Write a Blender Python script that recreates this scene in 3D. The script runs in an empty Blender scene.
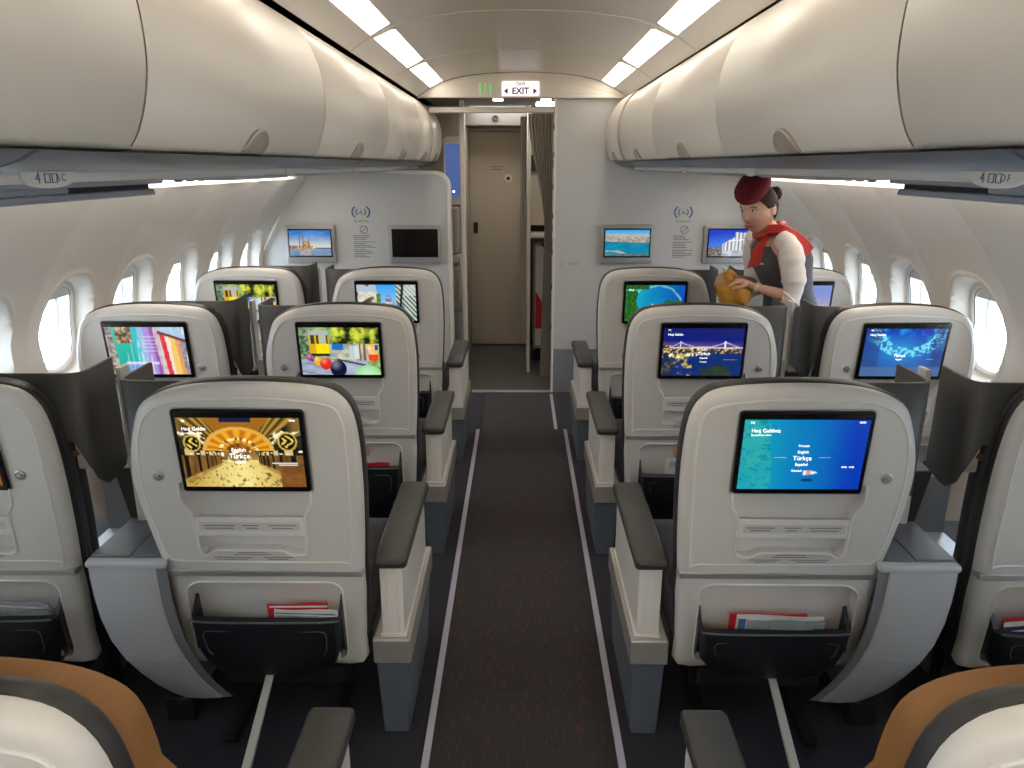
import bpy, bmesh, math, random
from mathutils import Vector, Matrix
from mathutils.geometry import tessellate_polygon
random.seed(4)
PI = math.pi
S = bpy.context.scene
COL = S.collection
EXPO = 0.97

# ------------------------------------------------------------------ materials
def mat(name, col, rough=0.5, metal=0.0, bump=0.0, bscale=200.0, var=0.0, vscale=6.0, coat=0.0, emit=None, estr=0.0, sheen=0.0):
    m = bpy.data.materials.new(name); m.use_nodes = True
    nt = m.node_tree; b = nt.nodes['Principled BSDF']
    b.inputs['Base Color'].default_value = (*col, 1)
    b.inputs['Roughness'].default_value = rough
    b.inputs['Metallic'].default_value = metal
    if coat: b.inputs['Coat Weight'].default_value = coat
    if name == 'dark_brown_hair': b.inputs['Specular IOR Level'].default_value = .15
    if sheen: b.inputs['Sheen Weight'].default_value = sheen
    if emit:
        b.inputs['Emission Color'].default_value = (*emit, 1)
        b.inputs['Emission Strength'].default_value = estr
    tc = nt.nodes.new('ShaderNodeTexCoord')
    if var:
        n = nt.nodes.new('ShaderNodeTexNoise'); n.inputs['Scale'].default_value = vscale; n.inputs['Detail'].default_value = 4
        nt.links.new(tc.outputs['Object'], n.inputs['Vector'])
        r = nt.nodes.new('ShaderNodeMapRange'); r.inputs['To Min'].default_value = 1 - var; r.inputs['To Max'].default_value = 1 + var
        nt.links.new(n.outputs['Fac'], r.inputs['Value'])
        h = nt.nodes.new('ShaderNodeVectorMath'); h.operation = 'SCALE'; h.inputs[0].default_value = col
        nt.links.new(r.outputs['Result'], h.inputs['Scale'])
        nt.links.new(h.outputs['Vector'], b.inputs['Base Color'])
    if bump:
        n = nt.nodes.new('ShaderNodeTexNoise'); n.inputs['Scale'].default_value = bscale; n.inputs['Detail'].default_value = 3
        nt.links.new(tc.outputs['Object'], n.inputs['Vector'])
        bp = nt.nodes.new('ShaderNodeBump'); bp.inputs['Strength'].default_value = bump; bp.inputs['Distance'].default_value = 0.002
        nt.links.new(n.outputs['Fac'], bp.inputs['Height']); nt.links.new(bp.outputs['Normal'], b.inputs['Normal'])
    return m

M = dict(
    shell=mat('shell_plastic', (.69, .67, .635), .34, bump=.06, bscale=500, var=.02),
    bar_lip_glint=mat('bar_and_lip_highlight', (.80, .79, .77), .35, bump=.06, bscale=500),  # latch bar plastic; on the lips its lightness stands for highlights
    label=mat('label_plastic', (.66, .65, .62), .5, var=.02),
    label_ink=mat('label_ink', (.22, .22, .23), .6, var=.05),
    silver=mat('silver_trim', (.52, .53, .54), .32, .55, var=.03),
    champagne=mat('champagne_metal', (.50, .48, .44), .3, .5, var=.03),
    rim=mat('rim_leather', (.030, .029, .029), .42, bump=.25, bscale=260),
    rim2=mat('rim_grey_leather', (.055, .055, .056), .42, bump=.25, bscale=260),
    navy=mat('navy_upholstery', (.018, .020, .028), .7, bump=.3, bscale=400, sheen=.15),
    tan=mat('tan_leather', (.27, .120, .032), .5, bump=.2, bscale=220, var=.1, vscale=14),
    pocket=mat('pocket_leather', (.012, .014, .018), .38, bump=.2, bscale=300),
    stitch=mat('grey_piping', (.11, .12, .13), .5, var=.05),
    wing=mat('wing_plastic', (.066, .064, .062), .48, bump=.1, bscale=350, var=.04),
    pad=mat('armrest_leather', (.042, .042, .041), .42, bump=.25, bscale=300),
    armwhite=mat('armrest_white', (.76, .74, .70), .35, var=.02),
    pedestal=mat('pedestal_grey', (.105, .125, .155), .4, var=.04, bump=.05),
    console=mat('console_panel', (.60, .61, .63), .38, .05, var=.02),
    consoletop=mat('console_top', (.22, .23, .25), .3, .3, var=.03),
    leg=mat('leg_metal', (.62, .61, .56), .35, .2, var=.03),
    bezel=mat('bezel_black', (.006, .006, .007), .18, var=.05),
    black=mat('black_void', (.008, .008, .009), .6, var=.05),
    liner=mat('cabin_lining', (.77, .73, .67), .5, bump=.05, bscale=300, var=.015, vscale=2),
    bin=mat('bin_plastic', (.72, .66, .58), .33, bump=.04, bscale=400, var=.015, vscale=2),
    binlatch=mat('bin_latch', (.46, .40, .34), .4, var=.02),
    gap=mat('seam_dark', (.05, .045, .04), .6, var=.05),
    band=mat('grey_fairing', (.17, .18, .20), .38, var=.03),
    psu=mat('psu_grey', (.34, .36, .39), .35, var=.03),
    rail=mat('rail_cream', (.84, .79, .71), .32, var=.02),
    ceil=mat('ceiling_panel', (.80, .75, .67), .35, bump=.03, bscale=300, var=.01, vscale=2),
    bulk=mat('bulkhead_panel', (.56, .56, .55), .5, bump=.05, bscale=300, var=.015, vscale=2),
    midgrey=mat('mid_grey_panel', (.30, .31, .32), .38, .2, var=.03),
    monitorgrey=mat('monitor_housing_grey', (.36, .36, .355), .4, .1, var=.03),
    galleyfill=mat('galley_fill_lamp', (.9, .88, .82), .5, emit=(1, .90, .78), estr=7.0),  # for the fill lights added in the galley
    rearfill=mat('rear_fill_lamp', (.9, .88, .82), .5, emit=(1, .91, .78), estr=24.0),  # added fill, far brighter than the panels in view
    kick=mat('kick_panel', (.22, .23, .25), .5, var=.04),
    door=mat('door_panel', (.50, .44, .36), .5, var=.03, vscale=3),
    doorframe=mat('door_frame', (.42, .39, .35), .4, .2, var=.03),
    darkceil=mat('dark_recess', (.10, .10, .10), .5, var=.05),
    vinyl=mat('galley_floor', (.085, .09, .085), .45, bump=.1, var=.06),
    strip=mat('floor_strip', (.50, .47, .58), .35, var=.05),
    curtain=mat('curtain_cloth', (.30, .265, .22), .85, bump=.3, bscale=500, var=.06, sheen=.2),
    curtain2=mat('curtain_light_cloth', (.42, .37, .31), .85, bump=.3, bscale=500, var=.06, sheen=.2),
    red=mat('red_plastic', (.62, .02, .03), .4, var=.05),
    paper=mat('white_paper', (.78, .77, .76), .6, var=.03),
    blue=mat('blue_ink', (.06, .16, .34), .5, var=.1),
    darkblue=mat('dark_blue_ink', (.03, .05, .14), .5, var=.1),
    greengrey=mat('greengrey_paper', (.30, .36, .33), .55, var=.25, vscale=40),
    greycover=mat('grey_cover', (.40, .42, .46), .5, var=.35, vscale=60),
    decal=mat('decal_grey', (.20, .20, .20), .6, var=.05),
    shade=mat('window_shade', (.72, .72, .70), .6, var=.02),
    lamp=mat('ceiling_lamp', (.9, .88, .82), .5, emit=(1, .90, .76), estr=3.2),
    cove=mat('cove_lamp', (.9, .86, .78), .5, emit=(1, .90, .78), estr=3.4),
    exitbg=mat('exit_sign_lit', (.9, .9, .9), .5, emit=(1, .90, .98), estr=.52),
    exitred=mat('exit_sign_red', (.05, .005, .01), .5, emit=(.12, .01, .02), estr=.1),
    signgreen=mat('sign_green', (.2, .6, .2), .5, emit=(.30, .62, .26), estr=.25),
    dot=mat('indicator_white', (.8, .8, .8), .5, emit=(.9, .95, 1), estr=3.0),
    dotred=mat('indicator_red', (.8, .2, .2), .5, emit=(1, .35, .25), estr=1.6),
    bluelit=mat('blue_lit_panel', (.05, .1, .4), .4, emit=(.09, .15, .38), estr=.32),
    skin=mat('skin', (.60, .36, .25), .5, var=.05, vscale=12),
    lips=mat('lips', (.48, .13, .11), .4, var=.05),
    eyewhite=mat('eye_white', (.75, .72, .70), .25, var=.02),
    iris=mat('eye_dark', (.03, .018, .012), .2, var=.05),
    hair=mat('dark_brown_hair', (.030, .015, .009), .6, bump=.25, bscale=60, var=.3, vscale=30),
    beret=mat('beret_felt', (.15, .004, .012), .9, bump=.2, bscale=300, var=.08),
    scarf=mat('scarf_silk', (.42, .020, .014), .5, bump=.2, bscale=60, var=.2, vscale=20),
    vest=mat('grey_vest', (.075, .078, .088), .8, bump=.3, bscale=400, var=.08, sheen=.1),
    blouse=mat('white_blouse', (.74, .68, .64), .8, bump=.3, bscale=80, var=.04),
    mustard=mat('mustard_cloth', (.52, .25, .035), .85, bump=.4, bscale=40, var=.15, vscale=18),
    outside=mat('apron_concrete', (.35, .36, .36), .9, var=.1, vscale=.3),
)

def carpet(name, base, fleck, amt):
    m = bpy.data.materials.new(name); m.use_nodes = True; nt = m.node_tree; b = nt.nodes['Principled BSDF']
    b.inputs['Roughness'].default_value = .95; b.inputs['Sheen Weight'].default_value = .1
    tc = nt.nodes.new('ShaderNodeTexCoord')
    mp = nt.nodes.new('ShaderNodeMapping'); mp.inputs['Scale'].default_value = (105, 16, 1)
    nt.links.new(tc.outputs['Object'], mp.inputs['Vector'])
    v = nt.nodes.new('ShaderNodeTexVoronoi'); v.inputs['Scale'].default_value = 1.0
    nt.links.new(mp.outputs['Vector'], v.inputs['Vector'])
    r = nt.nodes.new('ShaderNodeValToRGB')
    r.color_ramp.elements[0].position = .20; r.color_ramp.elements[0].color = (1, 1, 1, 1)
    r.color_ramp.elements[1].position = .34; r.color_ramp.elements[1].color = (0, 0, 0, 1)
    nt.links.new(v.outputs['Distance'], r.inputs['Fac'])
    sep = nt.nodes.new('ShaderNodeSeparateColor'); nt.links.new(v.outputs['Color'], sep.inputs['Color'])
    g = nt.nodes.new('ShaderNodeMath'); g.operation = 'GREATER_THAN'; g.inputs[1].default_value = 1 - amt
    nt.links.new(sep.outputs['Red'], g.inputs[0])
    mu = nt.nodes.new('ShaderNodeMath'); mu.operation = 'MULTIPLY'
    nt.links.new(g.outputs[0], mu.inputs[0]); nt.links.new(r.outputs['Color'], mu.inputs[1])
    n = nt.nodes.new('ShaderNodeTexNoise'); n.inputs['Scale'].default_value = 260
    nt.links.new(tc.outputs['Object'], n.inputs['Vector'])
    cr = nt.nodes.new('ShaderNodeMix'); cr.data_type = 'RGBA'
    cr.inputs['A'].default_value = (*[c * .55 for c in base], 1); cr.inputs['B'].default_value = (*[c * 1.45 for c in base], 1)
    nt.links.new(n.outputs['Fac'], cr.inputs['Factor'])
    mx = nt.nodes.new('ShaderNodeMix'); mx.data_type = 'RGBA'; mx.inputs['B'].default_value = (*fleck, 1)
    nt.links.new(mu.outputs[0], mx.inputs['Factor']); nt.links.new(cr.outputs['Result'], mx.inputs['A'])
    nt.links.new(mx.outputs['Result'], b.inputs['Base Color'])
    bp = nt.nodes.new('ShaderNodeBump'); bp.inputs['Strength'].default_value = .4; bp.inputs['Distance'].default_value = .003
    nt.links.new(n.outputs['Fac'], bp.inputs['Height']); nt.links.new(bp.outputs['Normal'], b.inputs['Normal'])
    return m
M['carpet'] = carpet('navy_carpet', (.014, .014, .024), (.06, .014, .022), .5)
M['runner'] = carpet('aisle_carpet', (.024, .020, .021), (.10, .022, .022), .6)

def glassmat():
    m = bpy.data.materials.new('window_glass'); m.use_nodes = True; nt = m.node_tree
    nt.nodes.remove(nt.nodes['Principled BSDF']); out = nt.nodes['Material Output']
    t = nt.nodes.new('ShaderNodeBsdfTransparent'); t.inputs['Color'].default_value = (.93, .97, 1, 1)
    g = nt.nodes.new('ShaderNodeBsdfGlossy'); g.inputs['Roughness'].default_value = .03
    x = nt.nodes.new('ShaderNodeMixShader'); lw = nt.nodes.new('ShaderNodeLayerWeight'); f = nt.nodes.new('ShaderNodeMath'); f.operation = 'POWER'; f.inputs[1].default_value = 5.0
    nt.links.new(lw.outputs['Facing'], f.inputs[0]); nt.links.new(f.outputs[0], x.inputs[0]); nt.links.new(t.outputs[0], x.inputs[1]); nt.links.new(g.outputs[0], x.inputs[2])
    nt.links.new(x.outputs[0], out.inputs['Surface'])
    return m
M['glass'] = glassmat()

def screenmat():
    m = bpy.data.materials.new('lit_screen'); m.use_nodes = True; nt = m.node_tree; b = nt.nodes['Principled BSDF']
    b.inputs['Base Color'].default_value = (.01, .01, .01, 1); b.inputs['Roughness'].default_value = .15
    a = nt.nodes.new('ShaderNodeAttribute'); a.attribute_name = 'pixels'
    nt.links.new(a.outputs['Color'], b.inputs['Emission Color']); b.inputs['Emission Strength'].default_value = .50
    return m
M['screen'] = screenmat()
M['lettering'] = mat('lit_lettering', (.9, .9, .9), .5, emit=(1, 1, 1), estr=.7)

# ------------------------------------------------------------------ mesh helpers
def link(name, me, m, parent=None, smooth=True, bevel=0, seg=2, angle=35):
    o = bpy.data.objects.new(name, me); COL.objects.link(o)
    if m is not None and not me.materials: me.materials.append(M[m] if isinstance(m, str) else m)
    if parent: o.parent = parent
    if smooth and not bevel:
        me.shade_smooth()
        try: me.set_sharp_from_angle(angle=math.radians(angle))
        except Exception: pass
    if bevel:
        me.shade_smooth()
        bv = o.modifiers.new('bevel', 'BEVEL'); bv.width = bevel; bv.segments = seg; bv.limit_method = 'ANGLE'
        bv.angle_limit = math.radians(30); bv.harden_normals = True; bv.use_clamp_overlap = True
    return o

class G:
    """collects shapes in one bmesh; T maps local points to world before storing"""
    def __init__(s, T=None): s.bm = bmesh.new(); s.T = T or (lambda p: p); s.mi = 0
    def v(s, p): return s.bm.verts.new(s.T(p))
    def f(s, vs):
        try:
            fc = s.bm.faces.new(vs); fc.material_index = s.mi; return fc
        except ValueError: return None
    def box(s, x0, x1, y0, y1, z0, z1, top=None):
        # top=(dx0,dx1,dy0,dy1) shifts of the top rectangle
        t = top or (0, 0, 0, 0)
        a = [s.v(p) for p in ((x0, y0, z0), (x1, y0, z0), (x1, y1, z0), (x0, y1, z0))]
        b = [s.v(p) for p in ((x0+t[0], y0+t[2], z1), (x1+t[1], y0+t[2], z1), (x1+t[1], y1+t[3], z1), (x0+t[0], y1+t[3], z1))]
        s.f(a[::-1]); s.f(b)
        for i in range(4): s.f([a[i], a[(i+1) % 4], b[(i+1) % 4], b[i]])
        return s
    def rings(s, rs, cap0=True, cap1=True, closed=True):
        vv = [[s.v(p) for p in r] for r in rs]
        n = len(vv[0])
        for a, b in zip(vv, vv[1:]):
            for i in range(n if closed else n-1): s.f([a[i], a[(i+1) % n], b[(i+1) % n], b[i]])
        if cap0: s.f(vv[0][::-1])
        if cap1: s.f(vv[-1])
        return vv
    def prism(s, pts, y0, y1, axis='y'):
        def P(p, d):
            return (p[0], d, p[1]) if axis == 'y' else ((d, p[0], p[1]) if axis == 'x' else (p[0], p[1], d))
        s.rings([[P(p, y0) for p in pts], [P(p, y1) for p in pts]])
        return s
    def plate(s, loops, y0, y1):
        """loops[0] outer, rest holes, in (x,z); front at y0, walls to y1"""
        lp = [[Vector((p[0], p[1], 0)) for p in l] for l in loops]
        tris = tessellate_polygon(lp)
        fr = [s.v((p[0], y0, p[1])) for l in loops for p in l]
        bk = [s.v((p[0], y1, p[1])) for l in loops for p in l]
        for t in tris: s.f([fr[i] for i in t]); s.f([bk[i] for i in t][::-1])
        k = 0
        for l in loops:
            n = len(l)
            for i in range(n): s.f([fr[k+i], fr[k+(i+1) % n], bk[k+(i+1) % n], bk[k+i]])
            k += n
        return s
    def tube(s, path, r, n=8, closed=False, rf=None, caps=True):
        P = [Vector(p) for p in path]; rs = []; N = len(P); prev = None
        for i, p in enumerate(P):
            a = P[(i-1) % N] if (closed or i > 0) else P[i]; b = P[(i+1) % N] if (closed or i < N-1) else P[i]
            t = (b - a).normalized()
            if prev is None:
                up = Vector((0, 0, 1)) if abs(t.z) < .9 else Vector((1, 0, 0))
                u = t.cross(up).normalized()
            else:
                u = (prev - t * prev.dot(t)).normalized()
            prev = u; w = t.cross(u); q = rf(i/(N-1)) * r if rf else r
            rs.append([p + u * math.cos(2*PI*k/n) * q + w * math.sin(2*PI*k/n) * q for k in range(n)])
        if closed: rs.append(rs[0])
        if closed:
            vv = [[s.v(tuple(p)) for p in r_] for r_ in rs[:-1]]; vv.append(vv[0])
            for a, b in zip(vv, vv[1:]):
                for i in range(n): s.f([a[i], a[(i+1) % n], b[(i+1) % n], b[i]])
        else: s.rings([[tuple(p) for p in r_] for r_ in rs], caps, caps)
        return s
    def lathe(s, c, prof, n=20, axis='y'):
        rs = []
        for r, d in prof:
            ring = []
            for k in range(n):
                a = 2*PI*k/n; ca, sa = math.cos(a)*r, math.sin(a)*r
                ring.append((c[0]+ca, c[1]+d, c[2]+sa) if axis == 'y' else ((c[0]+ca, c[1]+sa, c[2]+d) if axis == 'z' else (c[0]+d, c[1]+ca, c[2]+sa)))
            rs.append(ring)
        s.rings(rs); return s
    def ell(s, c, r, nu=20, nv=12, fn=None):
        rs = []
        for j in range(1, nv):
            a = PI*j/nv - PI/2
            ring = []
            for i in range(nu):
                b = 2*PI*i/nu
                p = Vector((math.cos(a)*math.cos(b), math.cos(a)*math.sin(b), math.sin(a)))
                q = Vector((p.x*r[0], p.y*r[1], p.z*r[2]))
                if fn: q = fn(p, q)
                ring.append(tuple(Vector(c)+q))
            rs.append(ring)
        s.rings(rs); return s
    def done(s, name, m, parent=None, **k):
        bmesh.ops.remove_doubles(s.bm, verts=s.bm.verts, dist=1e-6)
        bmesh.ops.recalc_face_normals(s.bm, faces=s.bm.faces)
        me = bpy.data.meshes.new(name); s.bm.to_mesh(me); s.bm.free()
        if isinstance(m, (list, tuple)):
            for q in m: me.materials.append(M[q])
            m = None
        return link(name, me, m, parent, **k)

def empty(name, loc=(0, 0, 0), label=None, cat=None, group=None):
    o = bpy.data.objects.new(name, None); COL.objects.link(o); o.location = loc; o.empty_display_size = .1
    tag(o, label, cat, group); return o
def tag(o, label=None, cat=None, group=None, kind=None):
    if label: o['label'] = label
    if cat: o['category'] = cat
    if group: o['group'] = group
    if kind: o['kind'] = kind
    return o
def struct(o): o['kind'] = 'structure'; return o
def kids(o): return [c for c in bpy.data.objects if c.parent == o]
def copy_tree(o, parent=None):
    c = o.copy(); COL.objects.link(c)
    if parent: c.parent = parent
    for ch in kids(o): copy_tree(ch, c)
    return c
def catmull(pts, n=4, closed=True):
    out = []; N = len(pts)
    rng = range(N) if closed else range(N-1)
    for i in rng:
        g = lambda k: pts[k % N] if closed else pts[max(0, min(N-1, k))]
        p0, p1, p2, p3 = g(i-1), g(i), g(i+1), g(i+2)
        for j in range(n):
            t = j/n
            out.append(tuple(.5*((2*p1[d])+(-p0[d]+p2[d])*t+(2*p0[d]-5*p1[d]+4*p2[d]-p3[d])*t*t+(-p0[d]+3*p1[d]-3*p2[d]+p3[d])*t**3) for d in range(len(p1))))
    if not closed: out.append(tuple(pts[-1]))
    return out
def area(p): return .5*sum(p[i][0]*p[(i+1) % len(p)][1]-p[(i+1) % len(p)][0]*p[i][1] for i in range(len(p)))
def inset(p, d):
    """offset a closed 2D loop inward by d (negative = outward)"""
    s = 1 if area(p) > 0 else -1; n = len(p); out = []
    for i in range(n):
        a, b, c = Vector(p[i-1][:2]), Vector(p[i][:2]), Vector(p[(i+1) % n][:2])
        e1, e2 = (b-a).normalized(), (c-b).normalized()
        n1, n2 = Vector((-e1.y, e1.x)), Vector((-e2.y, e2.x))
        m_ = (n1+n2)
        m_ = m_.normalized() if m_.length > 1e-6 else n1
        k = 1/max(.5, m_.dot(n1))
        out.append((b.x+m_.x*d*s*k, b.y+m_.y*d*s*k))
    return out
def rrect(x0, x1, z0, z1, r, n=4):
    out = []
    for cx, cz, a0 in ((x1-r, z1-r, 0), (x0+r, z1-r, 90), (x0+r, z0+r, 180), (x1-r, z0+r, 270)):
        for k in range(n+1):
            a = math.radians(a0+90*k/n); out.append((cx+math.cos(a)*r, cz+math.sin(a)*r))
    return out
def roundpoly(pts, r, n=3):
    """round the corners of a polygon"""
    out = []; N = len(pts)
    for i in range(N):
        a, b, c = Vector(pts[i-1]), Vector(pts[i]), Vector(pts[(i+1) % N])
        u, w = (a-b), (c-b); q = min(r, u.length*.45, w.length*.45); u.normalize(); w.normalize()
        p0, p2 = b+u*q, b+w*q
        for k in range(n+1):
            t = k/n; out.append(tuple(p0*(1-t)**2+b*2*t*(1-t)+p2*t*t))
    return out
def text(name, s, size, loc, m, parent=None, rot=(PI/2, 0, 0), ext=.0004, align='CENTER', bold=0):
    c = bpy.data.curves.new(name, 'FONT'); c.offset = bold; c.body = s; c.size = size; c.extrude = ext; c.align_x = align; c.align_y = 'CENTER'
    c.materials.append(M[m])
    o = bpy.data.objects.new(name, c); COL.objects.link(o); o.location = loc; o.rotation_euler = rot
    bpy.context.view_layer.update()
    me = bpy.data.meshes.new_from_object(o.evaluated_get(bpy.context.evaluated_depsgraph_get()))
    bpy.data.objects.remove(o)
    o = bpy.data.objects.new(name, me); COL.objects.link(o); o.location = loc; o.rotation_euler = rot
    if parent: o.parent = parent
    return o

# ------------------------------------------------------------------ screen pictures (what the lit screens show)
def h2(ix, iy, s=0):
    n = (ix*374761393+iy*668265263+s*974711) & 0xffffffff
    n = ((n ^ (n >> 13))*1274126177) & 0xffffffff
    return ((n ^ (n >> 16)) & 0xffff)/65535
def vn(x, y, s=0):
    ix, iy = math.floor(x), math.floor(y); fx, fy = x-ix, y-iy
    fx, fy = fx*fx*(3-2*fx), fy*fy*(3-2*fy)
    return (h2(ix, iy, s)*(1-fx)+h2(ix+1, iy, s)*fx)*(1-fy)+(h2(ix, iy+1, s)*(1-fx)+h2(ix+1, iy+1, s)*fx)*fy
def fb(x, y, s=0): return vn(x, y, s)*.55+vn(x*2.1, y*2.1, s+7)*.3+vn(x*4.3, y*4.3, s+13)*.15
def mx(a, b, t): t = max(0, min(1, t)); return tuple(a[i]*(1-t)+b[i]*t for i in range(3))
def inb(x, a, b): return a <= x < b

def p_hall(x, y):
    dx, dy = x-.48, y-.47; ad = abs(dx)+1e-4
    row = dy/ad; col = 1/ad
    if ad < .15+.08*max(0, y-.5) or (y < .47 and row < -.95) or (y > .5 and row > 1.9):
        if y < .40:                                    # bright stone floor
            c = mx((.95, .84, .42), (.62, .46, .14), abs(dx)*2.2+.35*(fb(x*26, y*18, 5)-.3))
            if fb(x*52, y*30, 6) > .66: c = (.34, .22, .07)
        elif y < .62:                                  # far wall with lit windows
            c = mx((.10, .06, .02), (.62, .42, .14), vn(x*30, y*22, 4))
            if vn(x*44, y*26, 24) > .70: c = (1, .95, .75)
        else: c = (.45, .24, .04)
    else:
        if row > 1.05: c = mx((.60, .42, .10), (.10, .07, .03), .5+.5*math.sin(row*16+col*2))
        elif row > .55:
            c = mx((.34, .24, .08), (.05, .04, .03), .5+.5*math.sin(col*5.5))
            if vn(col*4, row*9, 25) > .68: c = (.92, .86, .62)
        elif row > .22: c = mx((.035, .040, .034), (.09, .08, .05), vn(col*3, row*14, 26))
        elif row > -.02:
            c = (.03, .03, .028) if math.sin(col*7) > -.1 else (.72, .60, .34)
            if vn(col*6, row*20, 27) > .78: c = (1, .96, .84)
        elif row > -.75:
            c = mx((.20, .11, .035), (.38, .24, .08), vn(x*30, y*8, 28))
            if math.sin(col*9) > .55: c = (.035, .026, .018)
        else: c = mx((.70, .55, .20), (.40, .26, .08), vn(x*24, y*24, 29))
    r = math.hypot(dx/1.2, (y-.52)/1.45)               # golden half dome
    if y > .54 and r < .245:
        k = math.atan2(y-.52, dx); c = mx((.62, .27, .015), (.92, .56, .08), .45+.45*math.sin(k*17))
        if r > .215: c = (.80, .52, .14)
        if abs(r-.125) < .013: c = (.98, .85, .45) if vn(k*11, 0, 9) > .45 else (.40, .18, .02)
        if r < .085: c = mx((.16, .08, .02), (.55, .30, .08), vn(x*50, y*30, 10))
    if y > .945 and abs(dx) < .13: c = (.035, .04, .11)
    if x > .80 and y < .34: c = mx((.22, .11, .04), (.42, .22, .07), fb(x*20, y*12, 21))
    for cx, cy, cr in ((.105, .64, .070), (.885, .665, .078)):
        d = math.hypot(x-cx, (y-cy)*.58)
        if d < cr: c = (.016, .020, .018)
        if abs(d-cr*.93) < .006: c = (.70, .54, .14)
        if d < cr*.66 and math.sin((x-cx)*100+3*math.sin((y-cy)*34+cx*5)) > .45: c = (.88, .70, .20)
    if inb(x, .74, .95) and (abs(y-.352) < .010 or (abs(y-.322) < .008 and x > .79)): c = (.9, .9, .85)
    return c
def p_map(x, y):
    c = mx((.01, .42, .58), (.0, .10, .55), (x-.25)*1.5)
    c = mx(c, (.0, .30, .62), .5*max(0, 1-abs(x-.5)*3))
    coast = .24+.12*(fb(y*4, 1.5, 3)-.5)-.10*(y-.5)
    land = fb(x*14, y*9, 11)
    if x < coast+.08*(land-.5): c = mx(c, (.10, .55, .48), .75*(.35+land*.8))
    if x < coast and vn(x*50+land*6, y*34, 12) > .72: c = mx(c, (.01, .28, .40), .6)
    if abs(x-coast-.04) < .02 and land > .55: c = mx(c, (.02, .35, .48), .5)
    # little ship and its shadow
    if inb(x, .525, .645):
        t = (x-.525)/.12; h = .035*(1-t**2.2)
        if abs(y-.245) < h: c = (.85, .87, .90) if not inb(x, .55, .59) else (.75, .45, .42)
    d = ((x-.565)/.055)**2+((y-.135)/.018)**2
    if d < 1: c = mx(c, (.0, .06, .20), .85)
    return c
def p_tram(x, y):
    g = fb(x*13, y*9, 31)
    c = mx((.10, .20, .05), (.55, .70, .35), g*1.2)
    if x > .42 and y > .62: c = mx((.03, .06, .02), (.75, .80, .15), (g-.35)*3)
    if x < .16: c = mx((.06, .14, .05), (.50, .62, .45), vn(x*40, y*26, 32))
    if inb(x, .36, .98) and inb(y, .30, .66):
        c = mx((.78, .72, .55), (.35, .42, .45), vn(x*22, y*12, 33))
        if inb(x, .40, .55) and inb(y, .52, .66): c = (.05, .28, .62)
        if inb(x, .62, .74) and inb(y, .34, .62): c = mx((.75, .82, .85), (.55, .65, .60), vn(x*40, 3, 3))
        if inb(x, .74, .77) or inb(x, .80, .83): c = (.36, .20, .10)
        if inb(x, .86, .99) and inb(y, .40, .80): c = mx((.95, .50, .05), (.85, .85, .80), vn(x*24, y*14, 35))
        if inb(x, .86, .98) and inb(y, .28, .44): c = (.85, .14, .03)
        if inb(x, .94, .99) and inb(y, .52, .64): c = (.08, .12, .45)
    if inb(x, .12, .37) and inb(y, .40, .93):
        c = (.85, .62, .03)
        if y > .84: c = (.55, .57, .55)
        elif inb(y, .66, .84):
            c = (.80, .55, .04)
            for a, b in ((.14, .19), (.21, .245), (.26, .325), (.335, .36)):
                if inb(x, a, b): c = (.10, .11, .09) if a != .26 else (.55, .60, .50)
        elif inb(y, .44, .66): c = (.95, .80, .02) if x > .2 else (.78, .50, .04)
        if y < .45: c = (.06, .05, .05)
    if y < .36 and x < .85:
        edge = .36-.10*abs(x-.2)
        if y < edge: c = mx((.55, .60, .70), (.30, .33, .42), vn(x*9, y*30, 36))
        if y < .30 and x > .52: c = mx((.62, .66, .74), (.42, .47, .58), vn(x*5, y*12, 37))
        if abs(y-(.42-.32*(x-.2)*1.1)) < .02 and x > .45: c = (.12, .12, .14)
    for bx, by, br, bc in ((.115, .365, .045, (.55, .12, .40)), (.155, .34, .035, (.20, .08, .30)), (.215, .29, .055, (.90, .52, .02)), (.31, .235, .075, (.78, .07, .04)), (.465, .13, .105, (.02, .025, .10))):
        d = math.hypot(x-bx, (y-by)*.58)
        if d < br: c = mx(bc, (1, 1, 1), .35*max(0, 1-math.hypot(x-bx+.3*br, (y-by)*.58-.5*br)/(br*.8)))
    d = ((x-.84)/.17)**2+((y+.02)/.23)**2
    if d < 1: c = mx((.42, .72, .40), (.62, .85, .60), 1-d)
    return c
def p_bridge(x, y):
    c = mx((.02, .04, .35), (.03, .05, .22), (y-.6)*2)
    if inb(y, .45, .74): c = mx(c, (.42, .24, .22), (1-abs(y-.62)/.13)*.7*(1-x*.5))
    hill = .60+.07*fb(x*5, .3, 41)-.04*x
    if inb(y, .48, hill): c = mx((.05, .07, .14), (1, .78, .35), 2.6*(vn(x*48, y*40, 42)-.50)*(1.3-x*.6))
    if y < .48:
        c = mx((.02, .05, .20), (.03, .10, .34), fb(x*8, y*30, 43))
        if x < .38: c = mx(c, (.85, .72, .15), 3.2*(fb(x*20, y*16, 44)-.50))
        if x < .5 and inb(y, .38, .47) and vn(x*42, y*18, 45) > .55: c = (.95, .92, .60)
        if x < .15 and y < .40: c = mx(c, (.05, .06, .12), .7)
        dd = ((x-.68)/.20)**2+((y-.0)/.24)**2+.9*(vn(x*22, y*16, 47)-.5)
        if dd < 1: c = mx((.03, .07, .10), (.10, .14, .07), vn(x*46, y*34, 46))
    cab = None
    for a, b in ((.22, .78),):
        if inb(x, a, b): cab = .60+.20*((x-.5)/.28)**2*.55
        elif x < a: cab = .71-(a-x)*.9
        else: cab = .71-(x-b)*.65
    if cab and abs(y-cab) < .011 and cab > .585: c = (.55, .55, .95)
    if (abs(x-.22) < .008 or abs(x-.78) < .010) and inb(y, .56, .74): c = (.85, .85, 1)
    if abs(y-.585) < .009 and x > .1: c = (.95, .80, .60)
    return c
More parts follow.
